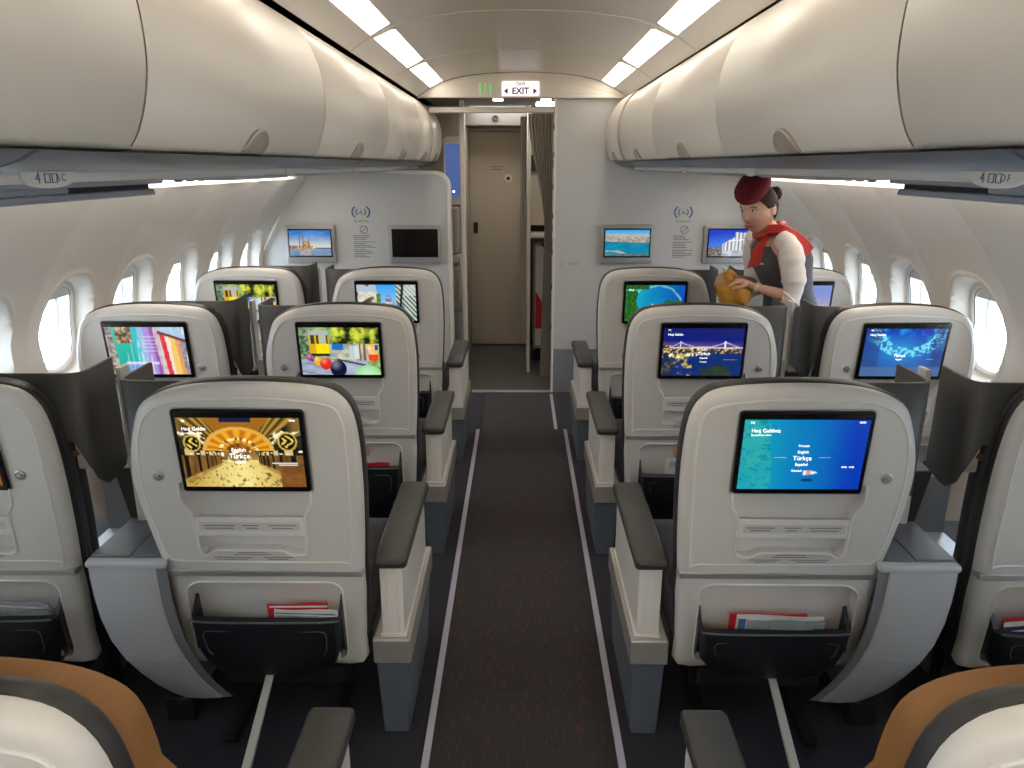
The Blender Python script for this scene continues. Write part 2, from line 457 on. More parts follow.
def p_houses(x, y):
    c = (.7, .75, .8)
    s = x+.05*(y-.5)
    if s < .10: c = mx((.18, .14, .15), (.75, .68, .62), vn(x*30, y*22, 51))
    elif s < .34: c = mx((.03, .52, .45), (.10, .62, .55), y)
    elif s < .42: c = (.10, .62, .66)
    elif s < .50: c = (.45, .60, .80)
    elif s < .58: c = (.55, .40, .75)
    elif s < .63: c = (.42, .22, .52)
    elif s < .70: c = mx((.78, .70, .72), (.62, .45, .50), vn(x*40, y*14, 52))
    elif s < .76: c = (.78, .10, .13)
    elif s < .80: c = (.85, .78, .72)
    elif s < .88: c = (.88, .68, .25)
    elif s < .93: c = (.80, .45, .25)
    else: c = mx((.25, .28, .36), (.60, .48, .52), vn(x*40, y*26, 53))
    if x > .66 and y > .92-.55*(x-.66): c = mx((.30, .55, .75), (.82, .86, .88), fb(x*9, y*9, 54))
    if x > .66 and abs(y-(.90-.55*(x-.66))) < .03: c = (.30, .10, .10)
    if inb(x, .12, .33) and y > .66: c = mx((.07, .06, .04), (.72, .56, .38), vn(x*38, y*24, 55)*1.2)
    if inb(x, .20, .62) and inb(y, .22, .27): c = (.70, .76, .85)
    if inb(x, .22, .50) and y < .22: c = mx((.28, .40, .72), (.42, .62, .82), vn(x*24, y*6, 56))
    if inb(x, .44, .62) and (y*14) % 1 < .18 and y > .3: c = mx(c, (.85, .88, .95), .6)
    if x > .12 and vn(x*50, y*3, 57) > .82: c = mx(c, (.9, .9, .95), .5)
    return c
def p_fish(x, y):
    c = mx((.09, .22, .45), (.01, .07, .55), y)
    d = math.hypot((x-.45)/1.1, (y-.55)/1.0)
    c = mx(c, (.08, .45, .78), max(0, 1-d*2.2)*.9)
    sw = fb(x*9+2*y, y*7-x*2, 61)
    if y > .45: c = mx(c, (.05, .72, .85), max(0, (sw-.50)*4)*(y-.35))
    arc = abs(math.hypot(x-.55, (y-1.0)*.8)-.40)
    if arc < .08 and vn(x*46, y*34, 62) > .55: c = mx(c, (.35, .90, .95), .8)
    if x < .2 or x > .86: c = mx(c, (.08, .12, .28), .5)
    if y < .2: c = mx(c, (.22, .32, .50), .5)
    return c
def p_street(x, y):
    c = mx((.10, .48, .85), (.55, .80, .92), (1-y))
    if x < .32+.10*(1-y):
        c = mx((.62, .60, .50), (.80, .80, .72), vn(x*20, y*14, 71))
        if inb(x, .08, .24) and abs(y-.45-.9*(x-.1)) < .10: c = (.20, .11, .07)
        if y > .8: c = (.55, .62, .70)
        if vn(x*26, y*8, 72) > .74: c = (.20, .25, .20)
    if inb(x, .33, .40): c = mx((.08, .22, .05), (.35, .50, .20), vn(x*50, y*22, 73)) if y < .75 else c
    if inb(x, .47, .60):
        top = .82-abs(x-.535)*4.2
        if y < top and y > .45: c = mx((.12, .20, .42), (.55, .62, .75), vn(x*40, y*26, 74))
    if inb(x, .44, .64) and y < .52: c = mx((.80, .76, .72), (.35, .38, .50), 1.4*(vn(x*36, y*22, 75)-.25))
    if x > .66 or (x > .62 and y < .3):
        k = (x-.6)+.55*(y-.5)
        c = mx((.62, .68, .62), (.14, .17, .16), 1 if (k*13) % 1 < .42 else 0)
        if x < .80 and y < .5: c = mx(c, (.05, .18, .35), .6)
        if x > .8 and y > .7: c = mx(c, (.72, .74, .68), .6)
    if x > .62 and abs(x-.70-.08*y) < .02: c = (.04, .06, .06)
    return c
def p_bay(x, y):
    d = math.hypot((x-.52)/1.1, (y-.50)*.8)
    c = mx((.03, .50, .62), (.01, .12, .55), (x-.15)*1.1+.25*(fb(x*5, y*5, 81)-.5))
    n = fb(x*7, y*6, 82)
    if d > .30+.14*n and (x < .42 or y < .3): c = mx(c, (.05, .62, .55), .6)
    land = (x < .16+.10*n and y < .85) or (y < .20+.12*n and x < .75) or (x > .72-.10*n and y < .52+.10*n) or (y > .93-.1*n and x < .4)
    if land: c = mx((.02, .13, .03), (.12, .32, .08), vn(x*42, y*30, 83))
    if abs(d-.34-.1*n) < .02 and not land: c = mx(c, (.45, .80, .65), .6)
    return c
def p_dusk(x, y):
    c = mx((.72, .52, .50), (.32, .40, .72), y*1.25)
    c = mx(c, (.85, .66, .55), max(0, 1-abs(y-.30)*5)*.5)
    if y < .2: c = mx((.50, .42, .52), (.65, .52, .55), fb(x*9, y*16, 91))
    return c
def p_mosque(x, y):
    c = mx((.75, .72, .62), (.05, .25, .62), (y-.35)*1.9)
    c = mx(c, (.62, .78, .90), .5*max(0, fb(x*5, y*9, 92)-.4))
    if y < .30: c = mx((.08, .25, .50), (.45, .50, .55), fb(x*6, y*26, 93))
    base = .30+.10*(abs(x-.37) < .20)+.07*(abs(x-.40) < .10)
    dome = .42+math.sqrt(max(0, .0064-(x-.40)**2))*2.2
    if .28 < y < base or (abs(x-.40) < .08 and .28 < y < dome): c = mx((.22, .14, .10), (.95, .62, .20), vn(x*40, y*30, 94))
    for mxx, tt in ((.24, .78), (.33, .86), (.47, .70)):
        if abs(x-mxx) < .011 and .3 < y < tt: c = (.25, .22, .25)
    if x > .62 and inb(y, .28, .33): c = (.10, .14, .22)
    if x < .2 and inb(y, .26, .42): c = mx((.20, .16, .16), (.70, .45, .25), vn(x*30, y*22, 95))
    if y < .28 and abs(x-.38) < .14: c = mx(c, (.9, .62, .25), .6*vn(x*40, y*20, 96))
    return c
def p_coast(x, y):
    c = mx((.35, .60, .78), (.10, .45, .75), (y-.7)*3)
    if y < .86: c = mx((.30, .28, .22), (.72, .66, .55), vn(x*40, y*28, 101)) if y > .52 else c
    if inb(y, .74, .86): c = mx(c, (.45, .60, .72), .6)
    if y < .56-.05*x: c = mx((.01, .26, .42), (.02, .42, .55), fb(x*6, y*12, 102))
    if y < .22 and abs(y-.10-.12*math.sin(x*5+1)) < .04: c = (.55, .55, .48)
    if y < .1: c = mx((.05, .20, .30), (.30, .36, .34), vn(x*30, y*20, 103))
    return c
def p_ruin(x, y):
    c = mx((.20, .48, .92), (.02, .10, .62), y*1.1)
    if y < .34+.12*x and x < .6: c = mx((.45, .42, .36), (.14, .14, .14), vn(x*30, y*24, 111))
    top = .45+.95*(x-.30) if x < .60 else .92-.10*(x-.6)
    if x > .32 and y < top:
        c = (.80, .80, .80)
        if math.sin(x*75) > .35 and y > .22: c = (.30, .34, .42)
        if abs(y-.55-.1*x) < .025: c = (.88, .86, .82)
        if y < .22: c = mx((.72, .74, .78), (.40, .45, .52), vn(x*12, y*26, 112))
    return c

def picture(name, fn, x0, x1, z0, z1, y, parent, T, nx=118, ny=66, flip=False, gain=1.0):
    """a display: grid of faces whose per-vertex pixel colours drive emission"""
    vs, cs, fs = [], [], []
    for j in range(ny+1):
        for i in range(nx+1):
            u, w = i/nx, j/ny
            vs.append(T((x0+(x1-x0)*u, y, z0+(z1-z0)*w)))
            c = [max(0, q)**1.45*1.12 for q in fn(min(u, .999), min(w, .999))]; cs.extend((c[0]*gain, c[1]*gain, c[2]*gain, 1))
    for j in range(ny):
        for i in range(nx):
            a = j*(nx+1)+i; fs.append((a, a+1, a+nx+2, a+nx+1))
    me = bpy.data.meshes.new(name); me.from_pydata(vs, [], fs)
    at = me.color_attributes.new('pixels', 'FLOAT_COLOR', 'POINT'); at.data.foreach_set('color', cs)
    if T((1, 0, 0))[0] < T((0, 0, 0))[0]: me.flip_normals()
    return link(name, me, 'screen', parent, smooth=False)

# ------------------------------------------------------------------ seats
XM = .005                                   # centre of the aisle
ROWY = {0: -1.16, 1: 0.0, 2: 1.08, 3: 2.16}   # row offsets from row 1
Y1 = 1.765
WDU = {0: .81, 1: .805, 2: .772, 3: .758}      # the cabin narrows towards the nose
def seat_x(side, kind, row): return XM+side*.71-(.015 if row == 0 and side < 0 else 0) if kind == 'aisle' else .016+side*(.71+WDU[row])
OUT = [(.447, .25), (.436, .34), (.430, .43), (.425, .50), (.424, .57), (.417, .66), (.412, .745), (.408, .84), (.408, .94), (.417, 1.035), (.443, 1.088), (.505, 1.115),
       (.62, 1.126), (.745, 1.127), (.85, 1.118), (.922, 1.096), (.970, 1.062), (.999, .995), (1.018, .92), (1.023, .845), (1.016, .766),
       (1.002, .672), (.988, .585), (.982, .49), (.978, .39), (.968, .29), (.94, .25), (.80, .247), (.60, .247)]
OUT = [(p[0]+.011 if p[0] < .45 else p[0], p[1]) for p in OUT]
OUTL = catmull(OUT, 3)
TREC = [(.895, .855), (.899, .80), (.874, .763), (.872, .72), (.870, .642), (.862, .632), (.850, .632), (.830, .647), (.643, .647), (.625, .632), (.592, .632), (.580, .64), (.579, .70),
        (.579, .755), (.557, .787), (.553, .855)]
TRECL = roundpoly(TREC, .010)
PHOLE = roundpoly([(.500, .275), (.498, .52), (.520, .538), (.900, .538), (.930, .515), (.935, .275)], .035, 4)

def seat_T(sgn, du):
    def T(p):
        u, y, z = p[0], p[1], p[2]
        return (sgn*(u-.71), y+(1.13-z)*.1, z)
    return T
def plain_T(sgn, du):
    return lambda p: (sgn*(p[0]-.71), p[1], p[2])

def seat(side, kind):
    """side -1 left / +1 right of the aisle; kind 'aisle' or 'window'. Origin: on the floor below the shell, at x of the aisle centre."""
    sg = side; du = 0 if kind == 'aisle' else .77
    T = seat_T(sg, du); TP = plain_T(sg, du)
    root = empty('aircraft_seat')
    # back shell: domed rim + front plate with real recesses
    g = G(T)
    rg = [(0, .034), (.0, .016), (.004, .007), (.011, .001), (.020, -.003), (.036, -.005)]
    rings = [[(p[0], y, p[1]) for p in inset(OUTL, d)] for d, y in rg]
    g.rings(rings, cap0=True, cap1=False)
    pl = inset(OUTL, .036)
    lp = [pl, TRECL, PHOLE]
    tris = tessellate_polygon([[Vector((p[0], p[1], 0)) for p in l] for l in lp])
    flat = [p for l in lp for p in l]; fr = [g.v((p[0], -.005, p[1])) for p in flat]
    for t in tris: g.f([fr[i] for i in t])
    k = len(pl)
    for l, dep in ((TRECL, .020), (PHOLE, .021)):
        n = len(l); bk = [g.v((p[0], dep, p[1])) for p in inset(l, .004)]
        for i in range(n): g.f([fr[k+i], fr[k+(i+1) % n], bk[(i+1) % n], bk[i]])
        g.f(bk); k += n
    g.done('back_shell', 'shell', root, angle=28)
    # raised lip following the inner outline and the recesses; lighter colour paints in the edge highlights
    inn = catmull([(.462, .612), (.451, .80), (.447, .95), (.456, 1.040), (.492, 1.074), (.62, 1.090), (.76, 1.090), (.88, 1.080), (.945, 1.048), (.980, .975), (.992, .87), (.988, .77), (.972, .67), (.958, .622), (.92, .610), (.70, .607), (.49, .607)], 4)
    g = G(T)
    g.tube([(p[0], -.005, p[1]) for p in inn], .0030, 6, closed=True)
    g.tube([(p[0], -.006, p[1]) for p in inset(TRECL, -.002)[2:-2]], .0038, 6)
    g.tube([(p[0], -.006, p[1]) for p in inset(PHOLE, -.003)], .0030, 6, closed=True)
    g.done('shell_lip', 'bar_lip_glint', root)
    # bar across the tray recess with label strips
    b = G(T); b.box(.578, .873, -.006, .004, .690, .748)
    bar = b.done('tray_latch_bar', 'bar_lip_glint', root, bevel=.003)
    l = G(T); l.prism(rrect(.592, .862, .708, .734, .004, 2), -.0072, -.006); l.prism(rrect(.612, .845, .612, .629, .003, 2), -.0062, -.004); l.prism(rrect(.655, .80, .626, .642, .003, 2), -.0064, -.004)
    lb = l.done('placard', 'label', bar, smooth=False)
    l = G(T)
    for zz, segs in ((.7245, ((.60, .675), (.70, .745), (.765, .85))), (.716, ((.61, .665), (.705, .735), (.77, .845)))):
        for a, c in segs: l.box(a, c, -.0078, -.007, zz-.0014, zz+.0014)
    for zz, segs in ((.638, ((.69, .77),)), (.632, ((.68, .78),)), (.623, ((.62, .70), (.73, .835))), (.617, ((.635, .69), (.745, .83)))):
        for a, c in segs: l.box(a, c, -.0068, -.006, zz-.0012, zz+.0012)
    l.done('placard_text', 'label_ink', bar, smooth=False)
    # silver belt
    g = G(T); g.box(.4345, .9885, -.009, .034, .561, .580); g.done('belt_trim', 'silver', root, bevel=.003)
    # monitor
    g = G(T); g.prism(rrect(.546, .880, .832, 1.063, .008, 3), -.016, .006)
    mon = g.done('monitor', 'bezel', root, bevel=.003)
    g = G(T); g.tube([(p[0], -.006, p[1]) for p in rrect(.543, .883, .829, 1.066, .010, 3)], .0028, 6, closed=True); g.done('monitor_surround', 'silver', mon)
    # reading light knob
    ku, kz = (.944, .874) if kind == 'aisle' else (.512, .874)
    g = G(T); g.lathe((ku, -.005, kz), [(.0145, 0), (.0145, -.004), (.011, -.006), (.009, -.003), (.006, -.003), (.006, -.009), (.003, -.010)], 20)
    g.box(ku-.002, ku+.002, -.010, -.004, kz-.008, kz+.008)
    g.done('coat_hook', 'silver', root)
    # dark leather body behind the shell (two rolls), navy front, tan headrest
    OUTB = [(min(p[0], max(.93, .955+.6*(p[1]-.60))) if p[0] > .93 and p[1] < .68 else p[0], p[1]) for p in OUTL]
    def roll(d0, y0, y1, name, m_, r=.012, lo=None):
        o = inset(OUTB, d0)
        if lo: o = [(p[0], max(p[1], lo)) for p in o]
        gg = G(T)
        rr = [(.0+r, y0), (r*.3, y0+r*.3), (0, y0+r), (0, y1-r), (r*.3, y1-r*.3), (r, y1)]
        gg.rings([[(p[0], y, p[1]) for p in inset(o, d)] for d, y in rr]); return gg.done(name, m_, root)
    roll(-.006, .028, .058, 'back_rim', 'rim', .012)
    roll(-.003, .052, .084, 'back_side', 'rim2', .010)
    OUTB = [(p[0], p[1]-.05*max(0, min(1, (p[1]-.9)/.2))) for p in OUTB]
    roll(.010, .080, .15, 'backrest_cushion', 'navy', .02)
    ho = [p for p in [(.47, .80), (.452, .86), (.450, .95), (.458, 1.03), (.48, 1.065), (.53, 1.088), (.62, 1.098), (.75, 1.098), (.86, 1.088), (.925, 1.055), (.955, .99), (.965, .92), (.962, .85), (.95, .80)]]
    ho = catmull([(.71+(p[0]-.71)*.93, p[1] if p[1] > .87 else .87) for p in ho if p[1] > .81], 3)
    gg = G(T)
    gg.rings([[(p[0], y, p[1]) for p in inset(ho, d)] for d, y in [(.01, .080), (0, .086), (-.010, .10), (-.013, .12), (-.009, .148), (.010, .160), (.04, .163)]])
    gg.done('headrest', 'tan', root)
    # seat cushion, pan and legs
    g = G(TP); g.prism(roundpoly([(.10, .30), (.64, .30), (.68, .36), (.66, .46), (.58, .485), (.12, .44)], .04, 4), 0, 1, 'x')
    for v in g.bm.verts: pass
    g.bm.free(); g = G(TP)
    prof = roundpoly([(.12, .30), (.62, .30), (.66, .36), (.64, .45), (.56, .475), (.14, .43)], .04, 4)
    g.rings([[(x, p[0], p[1]) for p in inset(prof, d)] for x, d in ((.45, .012), (.458, .003), (.47, 0), (.93, 0), (.942, .003), (.95, .012))])
    g.done('seat_cushion', 'navy', root)
    g = G(TP); g.box(.47, .93, .12, .58, .235, .30); g.box(.52, .88, .10, .50, .17, .235); g.done('seat_pan', 'black', root, bevel=.01)
    for uu in ((.735,), ) if kind == 'aisle' else ((.88,), ):
        q = uu[0]
        g = G(TP)
        g.rings([[(q-.012, .10, .215), (q+.012, .10, .215), (q+.012, .125, .235), (q-.012, .125, .235)],
                 [(q-.012, -.235, .035), (q+.012, -.235, .035), (q+.012, -.235, .060), (q-.012, -.235, .060)]])
        g.lathe((q+.018, -.235, .045), [(.016, 0), (.016, .0)], 8, 'x') if False else None
        g.box(q-.022, q+.022, -.27, -.20, .0, .035)
        g.box(q-.028, q+.028, -.245, -.225, .03, .045)
        g.done('leg', 'leg', root, bevel=.003)
    g = G(TP)
    g.box(.56, .86, .31, .35, .12, .16)
    for q in (.56, .86): g.box(q-.015, q+.015, .30, .36, .0, .18); g.box(q-.018, q+.018, .05, .55, 0, .02)
    g.done('seat_leg_frame', 'black', root, bevel=.003)
    # literature pocket
    g = G(T)
    top = .446 if sg < 0 else .415
    def pc(u0, u1, y, z): return [(u0, y, z)]
    prof = [(.496, .918, -.045, top), (.498, .916, -.062, top-.006), (.500, .914, -.064, top-.02), (.503, .910, -.060, .345), (.515, .900, -.050, .295), (.55, .87, -.040, .252), (.60, .83, -.028, .236)]
    fr_ = []
    for u0, u1, y, z in prof:
        fr_.append([(u0, y+.03, z), (u0+.012, y+.004, z)]+[(u0+.02+(u1-u0-.04)*i/10, y-.006*math.sin(PI*i/10), z) for i in range(11)]+[(u1-.012, y+.004, z), (u1, y+.03, z)])
    back = [[(p[0], max(p[1], .004) if False else p[1]+.010, p[2]) for p in r] for r in fr_]
    vv = g.rings(fr_, False, False, closed=False)
    vb = g.rings(back, False, False, closed=False)
    n = len(fr_[0])
    for i in range(n-1): g.f([vv[0][i], vv[0][i+1], vb[0][i+1], vb[0][i]]); g.f([vv[-1][i], vv[-1][i+1], vb[-1][i+1], vb[-1][i]])
    for a in (0, n-1):
        for j in range(len(prof)-1): g.f([vv[j][a], vv[j+1][a], vb[j+1][a], vb[j][a]])
    # gussets to the shell
    for u0, u1 in ((.497, .507), (.907, .917)):
        a = [(u0, -.03, top), (u1, -.03, top), (u1, .012, top+.045), (u0, .012, top+.045)]
        c = [(u0, -.03, .33), (u1, -.03, .33), (u1, .012, .29), (u0, .012, .29)]
        g.rings([a, c])
    pk = g.done('literature_pocket', 'pocket', root)
    g = G(T)
    loop = roundpoly([(.535, top-.03), (.542, .335), (.60, .305), (.71, .299), (.82, .305), (.872, .335), (.880, top-.03)], .02, 3)
    def yy(z): return -.066+(0.02 if z < .33 else 0.006*(.45-z)/.1)
    g.tube([(p[0], yy(p[1])-.002, p[1]) for p in loop], .0018, 6, closed=True)
    g.tube([(.50, -.060, top+.001), (.55, -.0665, top+.001), (.71, -.069, top+.001), (.86, -.0665, top+.001), (.914, -.060, top+.001)], .003, 6)
    g.done('piping', 'stitch', pk)
    # privacy wing
    g = G(TP)
    if kind == 'aisle':
        path = [(.86, .088), (.93, .088), (.99, .088), (1.025, .090), (1.045, .098), (1.054, .115), (1.056, .14), (1.056, .20), (1.056, .27), (1.056, .275)]
        bz = [.86, .85, .84, .80, .79, .795, .80, .81, .83, .86]
    else:
        path = [(.66, .088), (.56, .088), (.47, .088), (.43, .090), (.405, .096), (.392, .110), (.391, .14), (.394, .18), (.398, .25), (.399, .262)]
        bz = [.95, .95, .95, .94, .87, .825, .80, .80, .81, .83]
    tk = .012; rs = []
    for i, (p, zb) in enumerate(zip(path, bz)):
        a = Vector(path[max(0, i-1)]); c = Vector(path[min(len(path)-1, i+1)]); t = (c-a).normalized(); nn = Vector((-t.y, t.x))*tk/2
        P = Vector(p); zt = 1.112 if kind == 'aisle' else (1.130 if sg < 0 else 1.112)
        if kind == 'aisle' and sg > 0: P.x += .008
        rs.append([(P.x+nn.x, P.y+nn.y, zb), (P.x+nn.x, P.y+nn.y, zt-.003), (P.x+nn.x*.5, P.y+nn.y*.5, zt), (P.x-nn.x*.5, P.y-nn.y*.5, zt), (P.x-nn.x, P.y-nn.y, zt-.003), (P.x-nn.x, P.y-nn.y, zb)])
    g.rings(rs); g.done('privacy_wing', 'wing', root, angle=50)
    if kind == 'window':
        g = G(TP); g.box(.395, .47, .135, .155, .84, .965); g.done('wing_bracket', 'armwhite', root, bevel=.01, seg=3)
    # aisle armrest
    if kind == 'aisle':
        g = G(TP); g.box(.333, .410, .100, .56, .0, .255, top=(-.010, .012, -.005, .06))
        arm = g.done('armrest', 'pedestal', root, bevel=.006)
        g = G(TP); g.box(.318, .428, .085, .640, .255, .335); g.done('armrest_trim', 'champagne', arm, bevel=.006, seg=3)
        g = G(TP); g.box(.335, .400, .105, .60, .335, .558); g.box(.330, .405, .100, .610, .335, .345)
        for q in (.352, .383): g.box(q-.0015, q+.0015, .1035, .106, .345, .558)
        g.done('armrest_panel', 'armwhite', arm, bevel=.003)
        g = G(TP)
        pr = rrect(.318, .413, .566, .602, .013, 4)
        g.rings([[(p[0], y, p[1]) for p in inset(pr, d)] for y, d in ((.075, .014), (.080, .004), (.090, 0), (.60, 0), (.612, .004), (.617, .014))])
        g.done('arm_pad', 'pad', arm)
    else:
        g = G(TP); g.box(.425, .56, .17, .44, .478, .505); sh = g.done('side_shelf', 'silver', root, bevel=.004)
        g = G(TP); g.box(.43, .56, .44, .455, .478, .70); g.done('shelf_back', 'midgrey', sh, bevel=.004)
        g = G(TP); g.box(.985, 1.03, .14, .60, .30, .56); arm = g.done('armrest', 'pedestal', root, bevel=.008)
        g = G(TP); g.box(.98, 1.035, .12, .62, .56, .595); g.done('arm_pad', 'pad', arm, bevel=.012, seg=3)
    return root

GAIN = 1.0
def dress(root, side, kind, fn, nx=118, ny=66, words=None):
    """give this seat's monitor its own picture"""
    T = seat_T(side, 0 if kind == 'aisle' else .77); du = 0 if kind == 'aisle' else .77
    mon = [c for c in kids(root) if c.name.startswith('monitor')][0]
    u0, u1 = .557, .869
    # picture runs left to right in the world on both sides
    f2 = (lambda x, y: fn(1-x, y)) if side < 0 else fn
    if fn is None:
        return
    picture('display', f2, u0, u1, .847, 1.043, -.0166, mon, T, nx, ny)
    if words:
        xa, xb = (side*(u0-.71), side*(u1-.71)) if side > 0 else (side*(u1-.71), side*(u0-.71))
        for s, fx, fy, size, al in words:
            z = .847+.196*fy; y = -.0172+(1.13-z)*.1-.0006
            text('display_text', s, size, (xa+(xb-xa)*fx, y, z), 'lettering', mon, rot=(PI/2+math.atan(.1)*-1, 0, 0), ext=.0002, align=al)

protos = {(s, k): seat(s, k) for s in (-1, 1) for k in ('aisle', 'window')}
used = set()
W_MENU = [('Français', .5, .635, .0085, 'CENTER'), ('English', .5, .545, .0105, 'CENTER'), ('Türkçe', .5, .455, .0165, 'CENTER'), ('Español', .5, .365, .0105, 'CENTER'), ('Deutsch', .47, .275, .008, 'CENTER'),
          ('Hoş Geldiniz', .06, .845, .0135, 'LEFT'), ('İyi yolculuklar dileriz', .06, .785, .006, 'LEFT'), ('─────', .32, .465, .006, 'CENTER'), ('─────', .68, .465, .006, 'CENTER'), ('00:00 · 10:00', .88, .33, .006, 'CENTER'), ('TK', .045, .955, .009, 'LEFT'), ('00:00', .96, .965, .007, 'RIGHT')]
W_L1 = [('English', .48, .545, .0135, 'CENTER'), ('Türkçe', .48, .455, .0185, 'CENTER'), ('Español', .48, .365, .009, 'CENTER'), ('Hoş Geldin', .04, .845, .013, 'LEFT'), ('İyi yolculuklar dileriz', .04, .785, .006, 'LEFT'), ('TK', .045, .955, .009, 'LEFT'), ('00:00', .97, .965, .007, 'RIGHT')]
W_B = [('English', .52, .56, .010, 'CENTER'), ('Türkçe', .52, .47, .017, 'CENTER'), ('Español', .52, .38, .010, 'CENTER'), ('Français', .52, .30, .008, 'CENTER'), ('Hoş Geldin', .05, .87, .0125, 'LEFT'), ('TK', .05, .96, .009, 'LEFT'), ('──── ────', .85, .34, .006, 'CENTER')]
W_F = [('English', .46, .36, .009, 'CENTER'), ('Türkçe', .46, .44, .016, 'CENTER'), ('Hoş Geldin', .05, .87, .0125, 'LEFT'), ('TK', .05, .96, .009, 'LEFT'), ('─────', .85, .36, .006, 'CENTER')]
W_G = [('English', .5, .46, .012, 'CENTER'), ('Türkçe', .5, .38, .014, 'CENTER'), ('Hoş', .05, .87, .015, 'LEFT')]
seats = [
    (-1, 'aisle', 0, None, None, 'front left of the camera: aisle seat in the nearest left row, its tan headrest at the bottom edge'),
    (1, 'aisle', 0, None, None, 'aisle seat in the nearest right row, its tan headrest cut by the bottom edge'),
    (-1, 'aisle', 1, p_hall, W_L1, 'white-backed aisle seat on the left whose screen shows a golden domed hall'),
    (1, 'aisle', 1, p_map, W_MENU, 'white-backed aisle seat on the right whose screen shows a turquoise language menu'),
    (-1, 'window', 1, p_hall, None, 'window seat cut by the left edge of the photo, papers in its pocket'),
    (1, 'window', 1, p_map, None, 'window seat cut by the right edge of the photo beside a tall dark wing'),
    (-1, 'aisle', 2, p_tram, None, 'left aisle seat in middle row, screen with yellow tram and coloured balls in full view'),
    (1, 'aisle', 2, p_bridge, W_B, 'right aisle seat whose screen shows a lit bridge at night'),
    (-1, 'window', 2, p_houses, None, 'left window seat whose screen shows teal, purple and red houses'),
    (1, 'window', 2, p_fish, W_F, 'right window seat whose screen shows a deep blue underwater scene'),
    (-1, 'aisle', 3, p_street, None, 'left aisle seat in the front row, screen with a tower between street houses'),
    (1, 'aisle', 3, p_bay, W_G, 'right aisle seat in the front row, screen with a turquoise bay and green shores'),
    (-1, 'window', 3, p_tram, None, 'left window seat in the front row, its yellow tram picture half hidden by a wing'),
    (1, 'window', 3, p_dusk, None, 'right window seat in the front row behind the attendant, pale pink dusk on its screen'),
]
SEAT = {}
order = []
for side, kind, row, fn, words, lab in seats:
    pr = protos[(side, kind)]
    c = copy_tree(pr)            # prototypes are removed below
    c.location = (seat_x(side, kind, row), Y1+ROWY[row], 0)
    lab = lab.replace('front left of the camera: ', '')
    if row == 1 and kind == 'window':
        for q in kids(c):
            if q.name.startswith(('privacy_wing', 'wing_bracket')): q.location = (-side*.032, 0, 0)
    if row == 0:
        for q in kids(c):
            if q.name.startswith('headrest'): q.scale = (1.12, 1, .987)
            if not q.name.startswith(('armrest', 'leg', 'seat_')): q.location = (0, 0, .012)
            if q.name.startswith(('headrest', 'backrest_cushion', 'back_side')): q.location = (0, -.022, .012)
            if q.name.startswith('armrest'): q.location = (0, .04, 0)
    tag(c, lab, 'seat', 'business class seats facing the front bulkhead')
    order.append((c, side, kind, fn, words, row))
def kill(o):
    for ch in kids(o): kill(ch)
    bpy.data.objects.remove(o)
for pr in protos.values(): kill(pr)
for c, side, kind, fn, words, row in order:
    SEAT[(side, kind, row)] = c
    dress(c, side, kind, fn, *((132, 74) if row == 1 else (96, 54)), words=words)

# ------------------------------------------------------------------ centre consoles
def console(side, row, label):
    T = lambda p: (side*(p[0]-1.03), p[1], p[2])
    root = empty('seat_console', (XM+side*1.03, Y1+ROWY[row], 0), label, 'console', 'consoles between the seat pairs')
    # silhouette of the rear face in (u, z)
    L = [(.968, .616), (.968, .56), (.966, .50), (.958, .43), (.945, .36), (.930, .30), (.915, .235), (.900, .175), (.888, .125), (.878, .085)]
    R = [(1.186, .616), (1.187, .56), (1.184, .50), (1.176, .43), (1.160, .36), (1.140, .30), (1.112, .235), (1.085, .175), (1.058, .125), (1.03, .085)]
    def yf(z): return .035 + (0 if z > .42 else (.42-z)**2*1.0)
    def front(i0, i1, ia, ib, dy, zt=0, zb=0):
        rs = []
        for k in range(i0, i1):
            a, c, z = L[k][0]+ia, R[k][0]-ib, L[k][1]
            if k == i0: z += zt
            if k == i1-1: z += zb
            y = yf(z)+dy
            rs.append([(a, y+.004, z), (a+.008, y, z), ((a+c)/2, y-.004, z), (c-.008, y, z), (c, y+.004, z)])
        return rs
    g = G(T)
    rs = [r+[(r[-1][0], r[-1][1]+.45, r[-1][2]), (max(r[0][0], .985), r[-1][1]+.45, r[-1][2]), (max(r[0][0], .985), r[0][1]+.02, r[0][2])] for r in front(0, 10, 0, 0, 0)]
    g.rings(rs); g.done('console_body', 'midgrey', root, bevel=.004)
    for nm_, i0, i1, zt, zb in (('console_panel', 0, 6, -.012, .002), ('lower_panel', 5, 10, -.002, .004)):
        g = G(T); f = front(i0, i1, .028, .006, -.007, zt, zb); bk = front(i0, i1, .028, .006, .010, zt, zb)
        g.rings([p+q[::-1] for p, q in zip(f, bk)]); g.done(nm_, 'console', root, bevel=.003)
    g = G(T); g.box(.966, 1.186, .022, .052, .596, .618); g.done('top_edge', 'console', root, bevel=.009, seg=3)
    g = G(T)
    for p, q in ((.992, 1.066), (1.074, 1.182)): g.box(p, q, .054, .47, .608, .622)
    g.done('tray_lid', 'consoletop', root, bevel=.003)
    g = G(T); g.box(1.136, 1.186, .285, .44, .60, .80, top=(-.0, .01, -.04, -.04)); g.done('wing_support', 'wing', root, bevel=.006)
    g = G(T); g.box(1.137, 1.151, .262, .31, .60, 1.098); g.box(1.062, 1.112, .19, .29, .66, .86, top=(.01, 0, .0, 0))
    for z in (.75, .86, .97): g.lathe((1.144, .259, z), [(.003, 0), (.003, .006)], 8)
    g.done('divider_post', 'armwhite', root, bevel=.003)
    g = G(T); g.box(1.0, 1.09, .14, .42, 0, .085); g.done('base_frame', 'black', root, bevel=.006)
    return root
